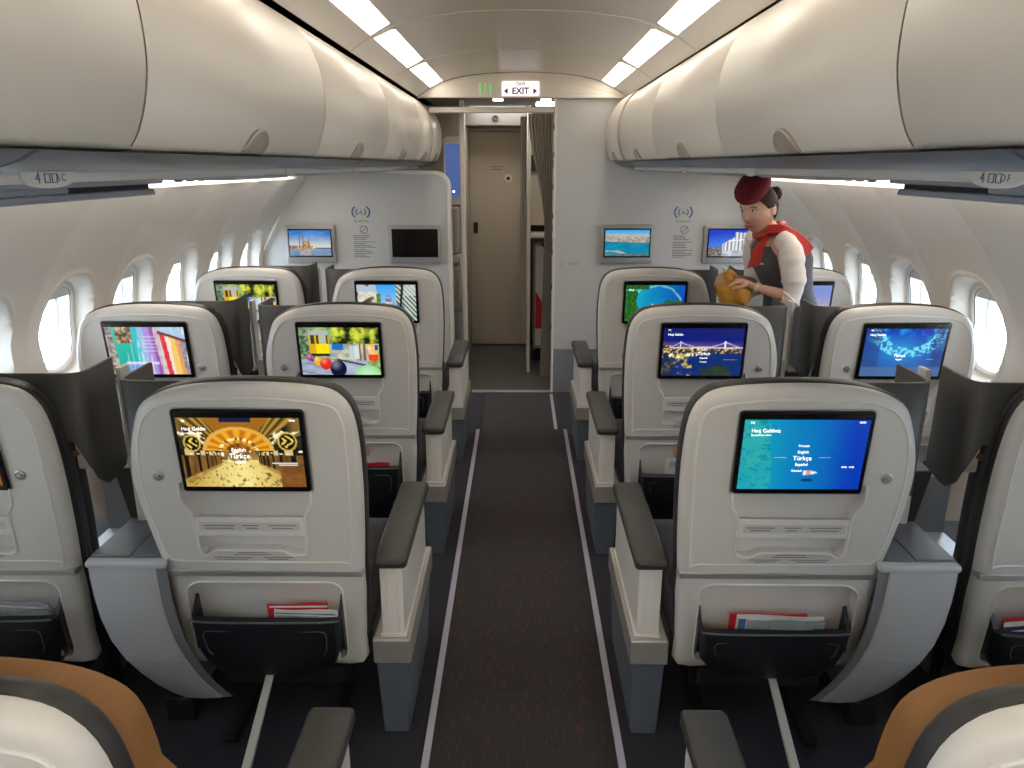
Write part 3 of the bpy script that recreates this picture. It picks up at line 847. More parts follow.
for sd, nm in ((-1, 'left'), (1, 'right')):
    console(sd, 1, f'silver-grey console between the nearest {nm} seat pair, full rear face in view')
    console(sd, 2, f'grey console between the middle-row seats on the {nm}, mostly hidden by seat backs')
    console(sd, 3, f'grey console between the front-row seats on the {nm}, glimpsed between dark wings')

# ------------------------------------------------------------------ magazines
def magazine(side, du, row, u0, u1, top, m_, label, tilt=0, yy=-.028, bands=(), thick=.005, bot=.30, name='magazine', cat='magazine'):
    dz = -.012 if side < 0 else -.034
    top += dz; bands = [(q[0], q[1], q[2]+dz, q[3]+dz, q[4]) for q in bands]
    T0 = seat_T(side, du)
    root = None
    cu = (u0+u1)/2
    def T(p):
        x, y, z = p
        a = math.radians(tilt); dx, dz = x-cu, z-.38
        return T0((cu+dx*math.cos(a)-dz*math.sin(a), y, .38+dx*math.sin(a)+dz*math.cos(a)))
    g = G(T)
    n = 8
    f = [(u0+(u1-u0)*i/n, yy-.003*math.sin(PI*i/n)) for i in range(n+1)]
    g.rings([[(x, y, bot), (x, y, top+.003*math.sin(7*i)), (x, y+thick, top+.003*math.sin(7*i)), (x, y+thick, bot)] for i, (x, y) in enumerate(f)])
    o = g.done(name, m_)
    o.location = (seat_x(side, 'window' if du else 'aisle', row), Y1+ROWY[row], 0); tag(o, label, cat, 'papers in the seat pockets')
    for k, (a, b, z0, z1, mm) in enumerate(bands):
        g = G(T); g.box(u0+(u1-u0)*a, u0+(u1-u0)*b, yy-.0045, yy-.0028, z0, z1); g.done('cover_print', mm, o, smooth=False)
    return o
magazine(-1, 0, 1, .535, .705, .492, 'red', 'red magazine in the golden-hall seat pocket, behind the white one', -1, -.022, ((.0, .95, .482, .487, 'paper'),))
magazine(-1, 0, 1, .510, .685, .480, 'paper', 'white magazine in the golden-hall seat pocket, in front of the red one', 1.5, -.036, ((.03, .97, .469, .471, 'darkblue'), (.3, .97, .458, .463, 'greengrey'), (.02, .16, .452, .460, 'darkblue')), name='magazine')
magazine(1, 0, 1, .585, .80, .486, 'red', 'red-edged magazine in the language-menu seat pocket, rearmost of three', 1, -.018)
magazine(1, 0, 1, .600, .84, .484, 'paper', 'white magazine in the language-menu seat pocket, middle of three', -1, -.026, ((.02, .10, .43, .475, 'blue'), (.12, .55, .44, .472, 'greycover')))
magazine(1, 0, 1, .690, .838, .477, 'greengrey', 'grey-green leaflet in the language-menu seat pocket, foremost of three', -1, -.040, ((.8, 1.0, .43, .455, 'darkblue'),), name='leaflet', cat='leaflet')
magazine(-1, .77, 1, .53, .69, .490, 'greycover', 'pale striped papers in the left-edge window seat pocket', 4, -.022, ((.1, .9, .475, .480, 'paper'),), name='leaflet', cat='leaflet')
magazine(-1, .77, 1, .515, .66, .472, 'greengrey', 'pale green leaflet in the left-edge window seat pocket, in front', -3, -.036, name='leaflet', cat='leaflet')
magazine(1, .77, 1, .53, .70, .486, 'red', 'red and white magazine in the right-edge window seat pocket', 6, -.024, ((.0, 1, .462, .478, 'paper'),))
magazine(1, .77, 1, .52, .68, .462, 'darkblue', 'dark blue printed leaflet in the right-edge window seat pocket', 8, -.038, ((.05, .95, .452, .457, 'paper'),), name='leaflet', cat='leaflet')
magazine(1, 0, 2, .60, .72, .515, 'paper', 'white card with dark picture in the bridge-screen seat pocket', -1, -.028, ((.15, .6, .478, .505, 'greycover'), (.6, .95, .47, .49, 'darkblue')), name='leaflet', cat='leaflet')
magazine(-1, 0, 2, .55, .66, .470, 'red', 'small red booklet peeping from the left tram-screen aisle seat pocket', 2, -.028, name='booklet', cat='booklet')

# red and white amenity box on the left middle console
g = G(); g.box(-1.165, -1.03, 3.20, 3.29, .624, .722); o = g.done('amenity_box', 'paper', bevel=.006, seg=3)
tag(o, 'white box with a red lid standing on the left middle-row console', 'box')
g = G(); g.box(-1.168, -1.027, 3.197, 3.293, .722, .742); g.done('lid', 'red', o, bevel=.003)
# ------------------------------------------------------------------ the cabin shell
Y0, YB = -5.0, 5.40                         # behind the camera .. front bulkhead
XC = .012
g = G(); g.box(-1.9, 1.9, Y0, YB+.02, -.05, 0); fl = struct(g.done('floor', 'carpet', smooth=False))
g = G(); g.box(-.262+XC-.006, .284+XC-.006, Y0, 4.20, .0, .004); g.box(-.262+XC-.006, .284+XC-.006, 4.203, 5.38, .0, .005)
g.done('aisle_runner', 'runner', fl, bevel=.001)
g = G(); g.box(-1.9, 1.9, YB+.02, 7.3, -.05, .002); struct(g.done('floor_galley', 'vinyl', smooth=False))
g = G(); g.box(-.36, .24, YB-.02, YB+.03, .0, .008); struct(g.done('trim_1', 'silver', bevel=.002))
for nm, x, a, b in (('left', -.267, Y0, 4.55), ('right', .297, Y0, 4.56), ('short', .238, 4.56, 5.33)):
    g = G(); g.box(x-.011, x+.011, a, b, .0, .007)
    o = g.done('floor_light_strip', 'strip', bevel=.002)
    tag(o, {'left': 'pale floor strip along the left edge of the aisle carpet', 'right': 'long pale floor strip along the right edge of the aisle carpet', 'short': 'short pale floor strip between the long right strip and the galley floor'}[nm], 'floor strip')
g = G(); g.box(-7, 7, -6, 14, -2.65, -2.6) ; struct(g.done('ground', 'outside', smooth=False))

def wx(z):
    return 1.878-.87*(z-1.0)**1.55 if z > 1.0 else 1.878-.13*(1.0-z)**2
WY = [2.985+.54*k for k in range(-14, 5)]
WZ = 1.005
AO, BO, RI = .184, .217, .83
def wall(sg, nm):
    ys = []; y = Y0
    while y < YB+.001: ys.append(y); y += .009 if y > 1.8 else .0135 if y > .5 else .03
    zs = [-.0, .15, .3, .45, .6, .7]; z = .75
    while z < 1.28: zs.append(z); z += .009
    zs += [1.30, 1.33, 1.36, 1.39, 1.42, 1.45, 1.48, 1.51, 1.54, 1.56]
    g = G(); vv = {}
    info = {}
    for j, z in enumerate(zs):
        for i, y in enumerate(ys):
            yc = min(WY, key=lambda w: abs(w-y)); dy = y-yc; dz = z-WZ
            r = (abs(dy/AO)**2.5+abs(dz/BO)**2.5)**.4
            t = max(0, min(1, (1-r)/(1-RI)))**.7; t = t*t*(3-2*t)
            sc = .026*(1-abs(math.cos(PI*dy/.54)))*1.5*max(0, min(1, (z-.7)/.5))
            lip = .008*math.exp(-((r-1.03)/.035)**2)
            x = wx(z)+.055*t-sc*(1-t)-lip
            vv[i, j] = g.v((sg*x, y, z)); info[i, j] = r
    for j in range(len(zs)-1):
        for i in range(len(ys)-1):
            q = [(i, j), (i+1, j), (i+1, j+1), (i, j+1)]
            if min(info[k] for k in q) < RI*.97: continue
            g.f([vv[k] for k in q])
    o = struct(g.done('wall_'+nm, 'liner', angle=60))
    return o
wall(-1, 'left'); wall(1, 'right')
n = 0
for sg, nm in ((-1, 'left'), (1, 'right')):
    for yc in WY:
        if yc > YB or yc < Y0+.2: continue
        n += 1
        root = struct(empty('window_%d' % n, (sg*wx(WZ), yc, WZ)))
        def T(p): return (sg*(p[0]), p[1], p[2])
        def oval(f, k=64):
            out = []
            for i in range(k):
                a = 2*PI*i/k; ca, sa = math.cos(a), math.sin(a)
                out.append((math.copysign(abs(ca)**.8, ca)*AO*f, math.copysign(abs(sa)**.8, sa)*BO*f))
            return out
        def lean(z): return wx(WZ+z)-wx(WZ)
        def lp_(z): return -.17*z
        g = G(T)
        ro = oval(RI+.07); ri = oval(RI-.055)
        g.rings([[(.048+lean(p[1]), p[0], p[1]) for p in ro], [(.044+lean(p[1]), p[0], p[1]) for p in oval(RI-.01)], [(.050+lean(p[1]), p[0], p[1]) for p in ri], [(.11+lean(p[1]), p[0], p[1]) for p in oval(RI-.04)]], False, False)
        g.done('window_frame', 'liner', root)
        g = G(T); pp = [(.054+lean(p[1]), p[0], p[1]) for p in oval(RI-.045)]
        g.tube(pp, .0035, 6, closed=True); g.done('window_seal', 'gap', root)
        g = G(T); po = oval(RI-.03)
        g.rings([[(.085+lp_(p[1]), p[0], p[1]) for p in po], [(.089+lp_(p[1]), p[0], p[1]) for p in po]]); g.done('pane', 'glass', root, smooth=False)
        g = G(T); top = [p for p in oval(RI-.04) if p[1] > .115]
        g.rings([[(.060+lean(p[1]), p[0], p[1]) for p in top], [(.064+lean(p[1]), p[0], p[1]) for p in top]]); g.done('window_shade', 'shade', root, smooth=False)
        # outer structural pane and its ring, seen through the inner one
        g = G(T); g.rings([[(.10+lp_(p[1]), p[0], p[1]) for p in oval(RI+.02)], [(.105+lp_(p[1]), p[0], p[1]) for p in oval(RI-.09)], [(.13+lp_(p[1]), p[0], p[1]) for p in oval(RI-.13)], [(.15+lp_(p[1]), p[0], p[1]) for p in oval(RI-.11)]], False, False)
        g.done('outer_frame', 'paper', root)
# outer fuselage skin so that daylight enters by the windows only
for sg, nm in ((-1, 'left'), (1, 'right')):
    g = G()
    g.box(*sorted((sg*1.64, sg*2.02)), Y0, 7.4, 1.665, 1.90); g.box(*sorted((sg*1.88, sg*2.02)), Y0, 7.4, 1.88, 2.35); g.box(*sorted((sg*1.90, sg*2.02)), 5.45, 7.4, .73, 1.25); g.box(*sorted((sg*1.80, sg*1.92)), Y0, 7.4, 1.27, 1.30)
    g.box(*sorted((sg*1.90, sg*2.02)), Y0, 7.4, 1.24, 1.70)
    g.box(*sorted((sg*1.90, sg*2.02)), Y0, 7.4, -.05, .74)
    struct(g.done('wall_hull_'+nm, 'paper', smooth=False))
# rear closure behind the camera: aft cabin partition
g = G(); g.box(-2.0, 2.0, Y0-.05, Y0, -.05, 2.35); struct(g.done('wall_back', 'liner', smooth=False))

# ceiling
CP = [(.705, 2.092), (.628, 2.143), (.612, 2.150), (.545, 2.184), (.46, 2.208), (.36, 2.226), (.25, 2.238), (.12, 2.245), (0, 2.247)]
CPF = [(-x+XC, z) for x, z in CP]+[(x+XC, z) for x, z in CP[-2::-1]]
SE = [-5.0, -4.2, -3.12, -2.04, -.96, .12, 1.20, 2.24, 3.28, 4.32, 5.36]
g = G()
for a, b in zip(SE, SE[1:]):
    A = [(x, a+.003, z) for x, z in CPF]; B = [(x, b-.003, z) for x, z in CPF]
    g.rings([A+[(x, y, z+.02) for x, y, z in A[::-1]], B+[(x, y, z+.02) for x, y, z in B[::-1]]])
struct(g.done('ceiling', 'ceil', angle=25))
g = G(); g.box(-1.9, 1.9, Y0, 7.4, 2.30, 2.34)
for sg in (-1, 1): g.box(*sorted((XC+sg*.70, XC+sg*.80)), Y0, 5.4, 2.16, 2.17)
struct(g.done('ceiling_upper', 'gap', smooth=False))
g = G()
for a in SE[1:-1]: g.tube([(x, a, z-.0005) for x, z in CPF], .0035, 6)
struct(g.done('ceiling_joint', 'rail'))
k = 0
LN = ['farthest', 'second farthest', 'third farthest']
for i, (a, b) in enumerate(list(zip(SE, SE[1:]))[::-1]):
    for sg, nm in ((-1, 'left'), (1, 'right')):
        def LT(x, z, d): return (XC+sg*x, z-d)
        g = G()
        q0, q1 = LT(.613, 2.1495, .001), LT(.530, 2.189, .001)
        g.rings([[(q0[0], a+.05, q0[1]), (q1[0], a+.09, q1[1]), (q1[0], a+.09, q1[1]+.006), (q0[0], a+.05, q0[1]+.006)],
                 [(q0[0], b-.03, q0[1]), (q1[0], b-.05, q1[1]), (q1[0], b-.05, q1[1]+.006), (q0[0], b-.03, q0[1]+.006)]])
        o = g.done('ceiling_light', 'lamp' if b > -.9 else 'rearfill', smooth=False)  # bays behind the camera are boosted fill added for seat backs and bins
        if i < 3: lab = f'glowing ceiling light panel on the {nm}, {LN[i]} of its row' if i else f'glowing ceiling light panel on the {nm}, the one nearest the exit sign'
        else: lab = f'ceiling light panel on the {nm} side above the camera, or added fill light behind it'
        tag(o, lab, 'ceiling light', 'ceiling light panels')

# overhead bins
BP = [(.642, 1.678), (.626, 1.702), (.609, 1.747), (.598, 1.80), (.597, 1.86), (.604, 1.92), (.620, 1.970), (.643, 2.015), (.672, 2.050), (.702, 2.072), (.78, 2.09), (1.05, 2.15), (1.35, 1.95), (1.52, 1.69), (1.40, 1.668), (.80, 1.664)]
BC = catmull(BP[:11], 3, closed=False)+BP[11:]
BY = [-1.55, .145, 1.285, 2.425, 3.585, 4.73, 5.39]
names = {('left'): ['rearmost left overhead bin, out of sight behind the camera', 'left overhead bin filling the upper left corner of the photo', 'left overhead bin, first one seen with both curved seams and a latch',
                    'left overhead bin, second along from the upper left corner with a latch in view', 'left overhead bin, third along with a latch in view', 'left overhead bin next to last before the forward end'],
         ('right'): ['rearmost right overhead bin, out of sight behind the camera', 'right overhead bin filling the upper right corner of the photo', 'right overhead bin, first one seen with both curved seams and a latch',
                     'right overhead bin directly above the attendant', 'right overhead bin, third along with a latch in view', 'right overhead bin ending at the white front bulkhead']}
for sg, nm in ((-1, 'left'), (1, 'right')):
    ys = list(zip(BY, BY[1:])); labs = list(names[nm])
    if nm == 'left': ys.append((5.39, 6.05)); labs.append('left overhead bin at the forward end, rounded end beside the blue panel')
    for (a, b), lab in zip(ys, labs):
        cy = (a+b)/2
        T = lambda p: (sg*p[0], p[1]-cy, p[2]-1.67)
        root = empty('overhead_bin', (-(.012 if sg > 0 and b > 5.3 else 0), cy, 1.67), lab, 'overhead bin', 'overhead bins above the seats')
        g = G(T); last = b > 5.3
        e = .0022
        rs = [[(p[0], a+e+.005, p[1]) for p in inset(BC, .006)], [(p[0], a+e+.0015, p[1]) for p in inset(BC, .0018)], [(p[0], a+e+.004, p[1]) for p in BC],
              [(p[0], b-e-.004, p[1]) for p in BC], [(p[0], b-e-.0015, p[1]) for p in inset(BC, .0018)], [(p[0], b-e-.005, p[1]) for p in inset(BC, .006)]]
        if last and nm == 'left': rs = rs[:3]+[[(p[0], b-.06, p[1]) for p in BC], [(p[0], b-.03, p[1]) for p in inset(BC, .008)], [(p[0], b-.008, p[1]) for p in inset(BC, .025)], [(p[0], b-.001, p[1]) for p in inset(BC, .05)]]
        g.rings(rs); g.done('bin_door', 'bin', root, angle=50)
        # latch: half dome at the lower edge
        ly = cy; g = G(T)
        def face(z): # x of the door at height z
            for (x0, z0), (x1, z1) in zip(BC, BC[1:]):
                if z0 <= z <= z1: return x0+(x1-x0)*(z-z0)/(z1-z0)
            return .648
        rr = []
        for s_, dx in ((1.0, .004), (1.0, -.006), (.90, -.010), (.80, -.004), (.5, -.003)):
            ring = []
            for i in range(15):
                t = PI*i/14; yy_ = ly+math.cos(t)*.074*s_; zz = 1.6765+math.sin(t)*.056*s_
                ring.append((face(zz)+dx-.0005, yy_, zz))
            rr.append(ring)
        g.rings(rr, True, True, closed=True); g.done('latch', 'binlatch', root)

# grey fairing, grip rail, service panels under the bins
for sg, nm in ((-1, 'left'), (1, 'right')):
    ye = 6.05 if nm == 'left' else 5.39
    g = G()
    fp = [(.646, 1.670), (.672, 1.656), (.71, 1.645), (.755, 1.640), (.795, 1.641), (1.45, 1.622), (1.45, 1.66), (.70, 1.672)]
    for a, b in ((Y0, 1.03), (1.045, 3.2), (3.215, ye)):
        g.rings([[(sg*x, a, z) for x, z in fp], [(sg*x, b, z) for x, z in fp]])
    struct(g.done('trim_2' if nm == 'left' else 'trim_3', 'band', angle=50))
    root = empty('grip_rail', (sg*.795, 0, 1.633), f'long cream grip rail under the {nm} overhead bins', 'grip rail')
    T = lambda p: (sg*p[0], p[1], p[2])
    g = G(T); g.tube([(0, Y0, 0), (0, ye-.02, 0)], .0125, 12); 
    for y in (1.52, 3.9): g.tube([(0, y-.006, 0), (0, y+.006, 0)], .0134, 12)
    g.done('rail_tube', 'rail', root)
    for y, L, in ((1.275, .075), (2.63, .055), (3.70, .05), (4.80, .05)):
        g = G(T)
        pf = []
        for i in range(13):
            t = -1+2*i/12; pf.append((t*L, -.018*math.sqrt(max(0, 1-t*t))-.002))
        pf += [(L, .010), (-L, .010)]
        g.prism([(y+p[0], p[1]) for p in pf], -.016, -.009, 'x')
        pl = g.done('row_placard', 'rail', root)
        if y < 2:
            w = 1 if sg > 0 else -1
            rz = -PI/2 if sg > 0 else PI/2
            rot = (PI/2, 0, -PI/2 if sg > 0 else PI/2)
            xx = sg*-.0165
            text('placard_number', '4', .026, (xx, y+(.035 if sg > 0 else -.035), -.004), 'decal', pl, rot)
            text('placard_letters', 'D F' if sg > 0 else 'A C', .017, (xx, y-(.028 if sg > 0 else -.028), -.004), 'decal', pl, rot)
            gg = G(T)
            for q in (-.010, .010): gg.tube([(-.0165, y+q+dx_, dz_-.004) for dx_, dz_ in ((-.007, -.007), (.007, -.007), (.007, .007), (-.007, .007))], .0012, 5, closed=True)
            gg.done('seat_icon', 'decal', pl)
    # passenger service units
    for i, (a, b) in enumerate(((.9, 2.06), (2.42, 3.0), (3.50, 4.08), (4.58, 5.16))):
        ru = empty('service_panel', (XC+sg*1.1, (a+b)/2, 1.60), ['big lowered grey service panel with a dark slot near the camera on the %s',
              'slim service panel on the %s, second from the camera', 'slim service panel on the %s, third from the camera', 'slim service panel on the %s nearest the front bulkhead'][i] % nm, 'service panel', 'service panels under the bins')
        cy = (a+b)/2; T2 = lambda p: (sg*(p[0]-1.1), p[1]-cy, p[2]-1.60)
        g = G(T2)
        if i == 0:
            g.box(.99, 1.50, a, b-.0, 1.573, 1.590, top=(-.0, 0, 0, -.01)); g.box(.99, 1.50, a, b-.40, 1.5895, 1.622); g.box(.965, 1.50, a, b-.005, 1.603, 1.6225); g.done('panel', 'psu', ru, bevel=.005)
            g = G(T2); g.box(1.0, 1.45, b-.40, b-.02, 1.5895, 1.604); g.done('slot', 'black', ru, smooth=False)
        else:
            g.box(.92, 1.34, a, b, 1.604, 1.624, top=(-.04, .02, -.05, .05)); g.done('panel', 'psu', ru, bevel=.004)
            g = G(T2)
            for q in (0, .09, .18): g.lathe((1.14, a+.12+q, 1.604), [(.014, .002), (.014, -.006), (.008, -.008)], 12, 'z')
            g.done('air_vent', 'black', ru)
            g = G(T2); g.box(1.05, 1.065, a+.30, a+.33, 1.601, 1.6045); g.done('sign_light', 'dot', ru, smooth=False)
            g = G(T2); g.box(1.05, 1.065, a+.25, a+.28, 1.601, 1.6045); g.done('warning_light', 'dotred', ru, smooth=False)
    g = G(); g.box(*sorted((XC+sg*1.44, XC+sg*1.68)), Y0, YB-.02, 1.645, 1.67); g.box(*sorted((XC+sg*1.515, XC+sg*1.60)), Y0, YB-.02, 1.560, 1.66); struct(g.done('trim_4' if nm == 'left' else 'trim_5', 'liner', smooth=False))
    g = G(); g.box(*sorted((XC+sg*1.36, XC+sg*1.51)), 2.08, YB-.30, 1.600, 1.606)
    o = g.done('cove_light', 'cove', smooth=False); tag(o, f'long warm strip of light above the {nm} windows', 'cove light')

# ------------------------------------------------------------------ front bulkheads
YF = 5.40
# left bulkhead, rounded inner top corner
lp = [(-1.86, 0), (-.52, 0), (-.515, 1.05), (-.515, 1.46)]+[(-.60+.085*math.cos(math.radians(a)), 1.50+.085*math.sin(math.radians(a))) for a in range(0, 91, 15)]+[(-1.2, 1.600), (-1.75, 1.60), (-1.86, 1.2)]
g = G(); g.prism(lp, YF, YF+.035); struct(g.done('wall_front_left', 'bulk', bevel=.004))
g = G(); g.prism([(-.515, 0), (-.490, 0), (-.490, 1.05), (-.490, 1.47)]+[(-.60+.11*math.cos(math.radians(a)), 1.50+.11*math.sin(math.radians(a))) for a in range(0, 91, 15)]+[(-1.2, 1.625), (-1.2, 1.60)]+[(-.60+.085*math.cos(math.radians(a)), 1.50+.085*math.sin(math.radians(a))) for a in range(90, -1, -15)], YF-.008, YF+.10)
struct(g.done('trim_6', 'liner', bevel=.004))
# right bulkhead, floor to ceiling
g = G(); g.box(.25, 1.87, YF, YF+.04, .335, 2.088); struct(g.done('wall_front_right', 'bulk', bevel=.002))
g = G(); g.box(.25, 1.87, YF-.002, YF+.04, 0, .332); struct(g.done('baseboard_front_right', 'kick', bevel=.002))
g = G(); g.box(.236, .252, YF-.006, YF+.07, 0, 2.088)
struct(g.done('trim_7', 'liner', bevel=.003))
g = G()
for z in (.5, .8, 1.05, 1.3, 1.5, 1.72, 1.9): g.box(.230, .2365, YF, YF+.03, z-.02, z+.02)
struct(g.done('trim_8', 'gap', bevel=.002))
g = G()
pts = [(1.875-.0, .95)]
tr = [(-wx(z)+.005, YF-.004, z) for z in (0, .3, .6, .8, .95, 1.1, 1.2, 1.3, 1.4, 1.48, 1.55)]
g.tube(tr, .011, 8); g.tube([(-p[0], p[1], p[2]) for p in tr], .011, 8)
struct(g.done('trim_9', 'liner'))
# header with the exit sign
ar = [(x, z-.004) for x, z in CPF if True]
g = G(); g.prism([(-.70+XC, 2.088), (.71+XC, 2.088)]+[(x, z) for x, z in ar[::-1]], YF-.035, YF+.02); struct(g.done('wall_header', 'ceil', bevel=.003))
g = G(); g.tube([(x, YF-.036, z-.004) for x, z in ar], .006, 6); struct(g.done('trim_10', 'rail'))
g = G(); g.box(.28, .72, YF-.045, YF, 2.082, 2.112); struct(g.done('trim_11', 'ceil', bevel=.005))
sg_ = empty('exit_sign', (.002, YF-.04, 2.142), 'lit white EXIT sign on the arched header over the doorway', 'exit sign')
g = G(); g.prism(rrect(-.125, .125, -.045, .045, .006, 2), -.006, .004); g.done('sign_box', 'exitbg', sg_, bevel=.001)
text('sign_lettering', 'EXIT', .056, (0, -.0075, -.016), 'exitred', sg_, bold=.0016)
text('sign_lettering', 'ÇIKIŞ', .028, (0, -.0075, .028), 'darkblue', sg_, bold=.0006)
g = G()
for s_ in (-1, 1): g.prism([(s_*.112, -.016), (s_*.086, .004), (s_*.086, -.036)], -.0085, -.006)
g.done('arrow', 'exitred', sg_, smooth=False)
sg_ = empty('lavatory_sign', (-.235, YF-.037, 2.142), 'small green figures sign left of the EXIT sign', 'sign')
for q, h in ((-.035, .075), (-.0, .075), (.035, .075)):
    g = G(); g.lathe((q, 0, .030), [(.0075, .001), (.0075, -.002)], 12); g.prism([(q-.010, .018), (q+.010, .018), (q+.006, -.006), (q+.004, -.036), (q-.004, -.036), (q-.006, -.006)], -.002, .001)
    g.done('figure', 'signgreen', sg_, smooth=False)

# ------------------------------------------------------------------ doorway, galley, cockpit door
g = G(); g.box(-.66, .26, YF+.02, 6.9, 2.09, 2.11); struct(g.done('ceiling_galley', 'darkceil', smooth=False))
g = G(); g.box(-.63, .255, YF+.06, YF+.085, 1.995, 2.035)
o = g.done('curtain_rail', 'champagne', bevel=.004); tag(o, 'metal curtain rail across the top of the doorway', 'curtain rail')
for x, lab in ((-.155, 'small recessed light left of centre above the curtain rail'), (.18, 'small recessed light above the gathered curtain')):
    g = G(); g.box(x-.035, x+.035, YF+.10, YF+.2, 2.082, 2.09); o = g.done('ceiling_spotlight', 'cove', bevel=.002); tag(o, lab, 'ceiling light')
g = G(); g.box(-.40, .04, 6.26, 6.48, 2.08, 2.09); o = g.done('ceiling_spotlight', 'galleyfill', bevel=.002); tag(o, 'added fill light hidden over the galley floor before the cockpit door', 'ceiling light')  # added to brighten the cockpit door, kept out of sight behind the rail
g = G(); g.box(.12, .42, 5.80, 6.05, 2.082, 2.09); o = g.done('ceiling_spotlight', 'galleyfill', bevel=.002); tag(o, 'added fill light over the galley trolley behind the gathered curtain', 'ceiling light')  # added to brighten the galley cabinet and trolley
# left side: wardrobe wall, lit panel, jump seat stack
g = G(); g.box(-1.2, -.43, 6.07, 6.12, 0, 2.09); struct(g.done('wall_galley_left', 'door', bevel=.002))
g = G(); g.box(-.432, -.400, 5.62, 5.68, 0, 2.09); struct(g.done('trim_12', 'liner', bevel=.004))
g = G(); g.box(-.472, -.452, 6.13, 6.95, 0, 2.09); struct(g.done('wall_passage_left', 'doorframe', bevel=.004))
g = G(); g.box(-.46, -.435, 5.90, 5.95, .2, 2.05); struct(g.done('trim_13', 'liner', bevel=.004))
rt = empty('wall_display', (-.52, 6.045, 1.60), 'blue lit panel in a cream frame beyond the left bin end', 'display')
g = G(); g.plate([rrect(-.075, .085, -.25, .26, .03, 4), rrect(-.06, .05, -.20, .21, .015, 3)], -.02, .02); g.done('frame', 'liner', rt, bevel=.005)
g = G(); g.box(-.065, .055, -.002, .01, -.205, .215); g.done('panel', 'bluelit', rt, smooth=False)
g = G(); g.lathe((.0, -.003, -.15), [(.008, 0), (.008, -.002)], 10); g.done('light_dot', 'dot', rt)
rt = empty('jump_seat', (-.54, 5.80, 0), 'folded crew seat and stowage stack beside the left doorway post', 'crew seat')
g = G(); g.box(-.05, .075, -.02, .10, 1.0, 1.34); g.done('back_pad', 'doorframe', rt, bevel=.015, seg=3)
g = G(); g.box(-.06, .085, -.05, .10, .93, .985); g.done('hinge_box', 'leg', rt, bevel=.01)
g = G(); g.box(-.05, .07, -.06, .10, .55, .90); g.done('folded_seat', 'doorframe', rt, bevel=.02, seg=3)
g = G(); g.box(-.05, .08, -.04, .10, .02, .52); g.done('stowage_box', 'psu', rt, bevel=.012)
g = G(); g.tube([(.082, -.05, .96), (.09, -.07, .90), (.088, -.07, .70), (.08, -.06, .62)], .007, 6); g.done('harness', 'leg', rt)
# cockpit door wall
g = G(); g.box(-1.2, 1.2, 6.95, 7.0, 1.935, 2.11); g.box(-1.2, -.49, 6.95, 7.0, 0, 1.935); g.box(.10, 1.2, 6.95, 7.0, 0, 1.935); struct(g.done('wall_cockpit', 'doorframe', smooth=False))
g = G(); g.box(-2.0, 2.0, 7.25, 7.3, 0, 2.35); struct(g.done('wall_front', 'darkceil', smooth=False))
d1 = struct(empty('door_1', (-.16, 6.93, 0)))
g = G(); g.prism(rrect(-.315, .255, .012, 1.93, .01, 2), .0, .03); g.done('door_panel', 'door', d1, bevel=.003)
g = G(); g.tube([(-.285, -.001, .05), (.225, -.001, .05), (.225, -.001, .84), (-.285, -.001, .84)], .002, 5, closed=True); g.tube([(-.285, -.001, .87), (.225, -.001, .87), (.225, -.001, 1.88), (-.285, -.001, 1.88)], .002, 5, closed=True); g.done('panel_seam', 'doorframe', d1)
g = G(); g.prism(rrect(-.262, -.222, 1.050, 1.150, .01, 3), -.008, 0); g.done('door_handle', 'black', d1, bevel=.003)
g = G(); g.lathe((.055, 0, 1.535), [(.038, 0), (.038, -.006), (.030, -.009), (.018, -.009), (.018, -.005)], 24); pe = g.done('peephole_ring', 'label', d1)
g = G(); g.lathe((.055, -.0, 1.535), [(.015, 0), (.015, -.010)], 16); g.done('peephole', 'black', pe)
g = G()
for zz, a, b in ((1.635, -.11, .01), (1.612, -.09, .0)): g.box(a, b, -.001, .001, zz-.004, zz+.004)
g.done('door_notice', 'decal', d1, smooth=False)
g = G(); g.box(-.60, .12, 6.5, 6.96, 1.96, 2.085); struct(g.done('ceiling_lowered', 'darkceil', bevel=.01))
g = G(); g.lathe((-.205, 6.50, 2.02), [(.026, 0), (.026, -.012), (.018, -.014), (.012, -.008)], 20); o = g.done('ceiling_camera', 'black'); tag(o, 'small round black lens above the cockpit door', 'camera')
# galley on the right
g = G(); g.box(.060, .084, 5.95, 6.6, 0, 2.08); struct(g.done('trim_14', 'liner', bevel=.003))
rt = empty('galley_unit', (.40, 6.45, 0), 'cream galley cabinet seen past the curtain, with an open shelf', 'galley')
g = G(); g.box(-.315, .6, .0, .48, 1.16, 1.62); g.box(-.315, .6, .0, .48, 1.69, 2.06); g.done('cabinet', 'door', rt, bevel=.005)
g = G(); g.box(-.315, .6, -.25, .48, 1.075, 1.10); g.done('worktop', 'liner', rt, bevel=.004)
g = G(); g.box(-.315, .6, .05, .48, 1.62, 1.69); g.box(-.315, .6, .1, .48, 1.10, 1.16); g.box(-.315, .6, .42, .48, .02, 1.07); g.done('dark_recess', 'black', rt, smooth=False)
g = G(); g.box(-.31, -.20, -.03, .03, 1.60, 1.73); dp = g.done('control_display', 'black', rt, bevel=.004)
g = G(); g.lathe((-.265, -.031, 1.665), [(.013, 0), (.013, -.002)], 12); g.done('display_icon', 'exitbg', dp)
rt = empty('galley_trolley', (.30, 6.30, 0), 'white and red galley trolley under the worktop behind the curtain', 'trolley')
g = G(); g.box(-.18, .14, 0, .5, .12, 1.03); g.done('trolley_body', 'door', rt, bevel=.012)
g = G(); g.box(-.165, .125, -.008, .0, .15, 1.0); dr = g.done('trolley_door', 'paper', rt, bevel=.004)
g = G(); g.prism([(-.165, .30), (-.165, .62), (-.12, .55), (-.06, .38), (.02, .30)], -.011, -.008); g.done('red_emblem', 'red', dr, smooth=False)
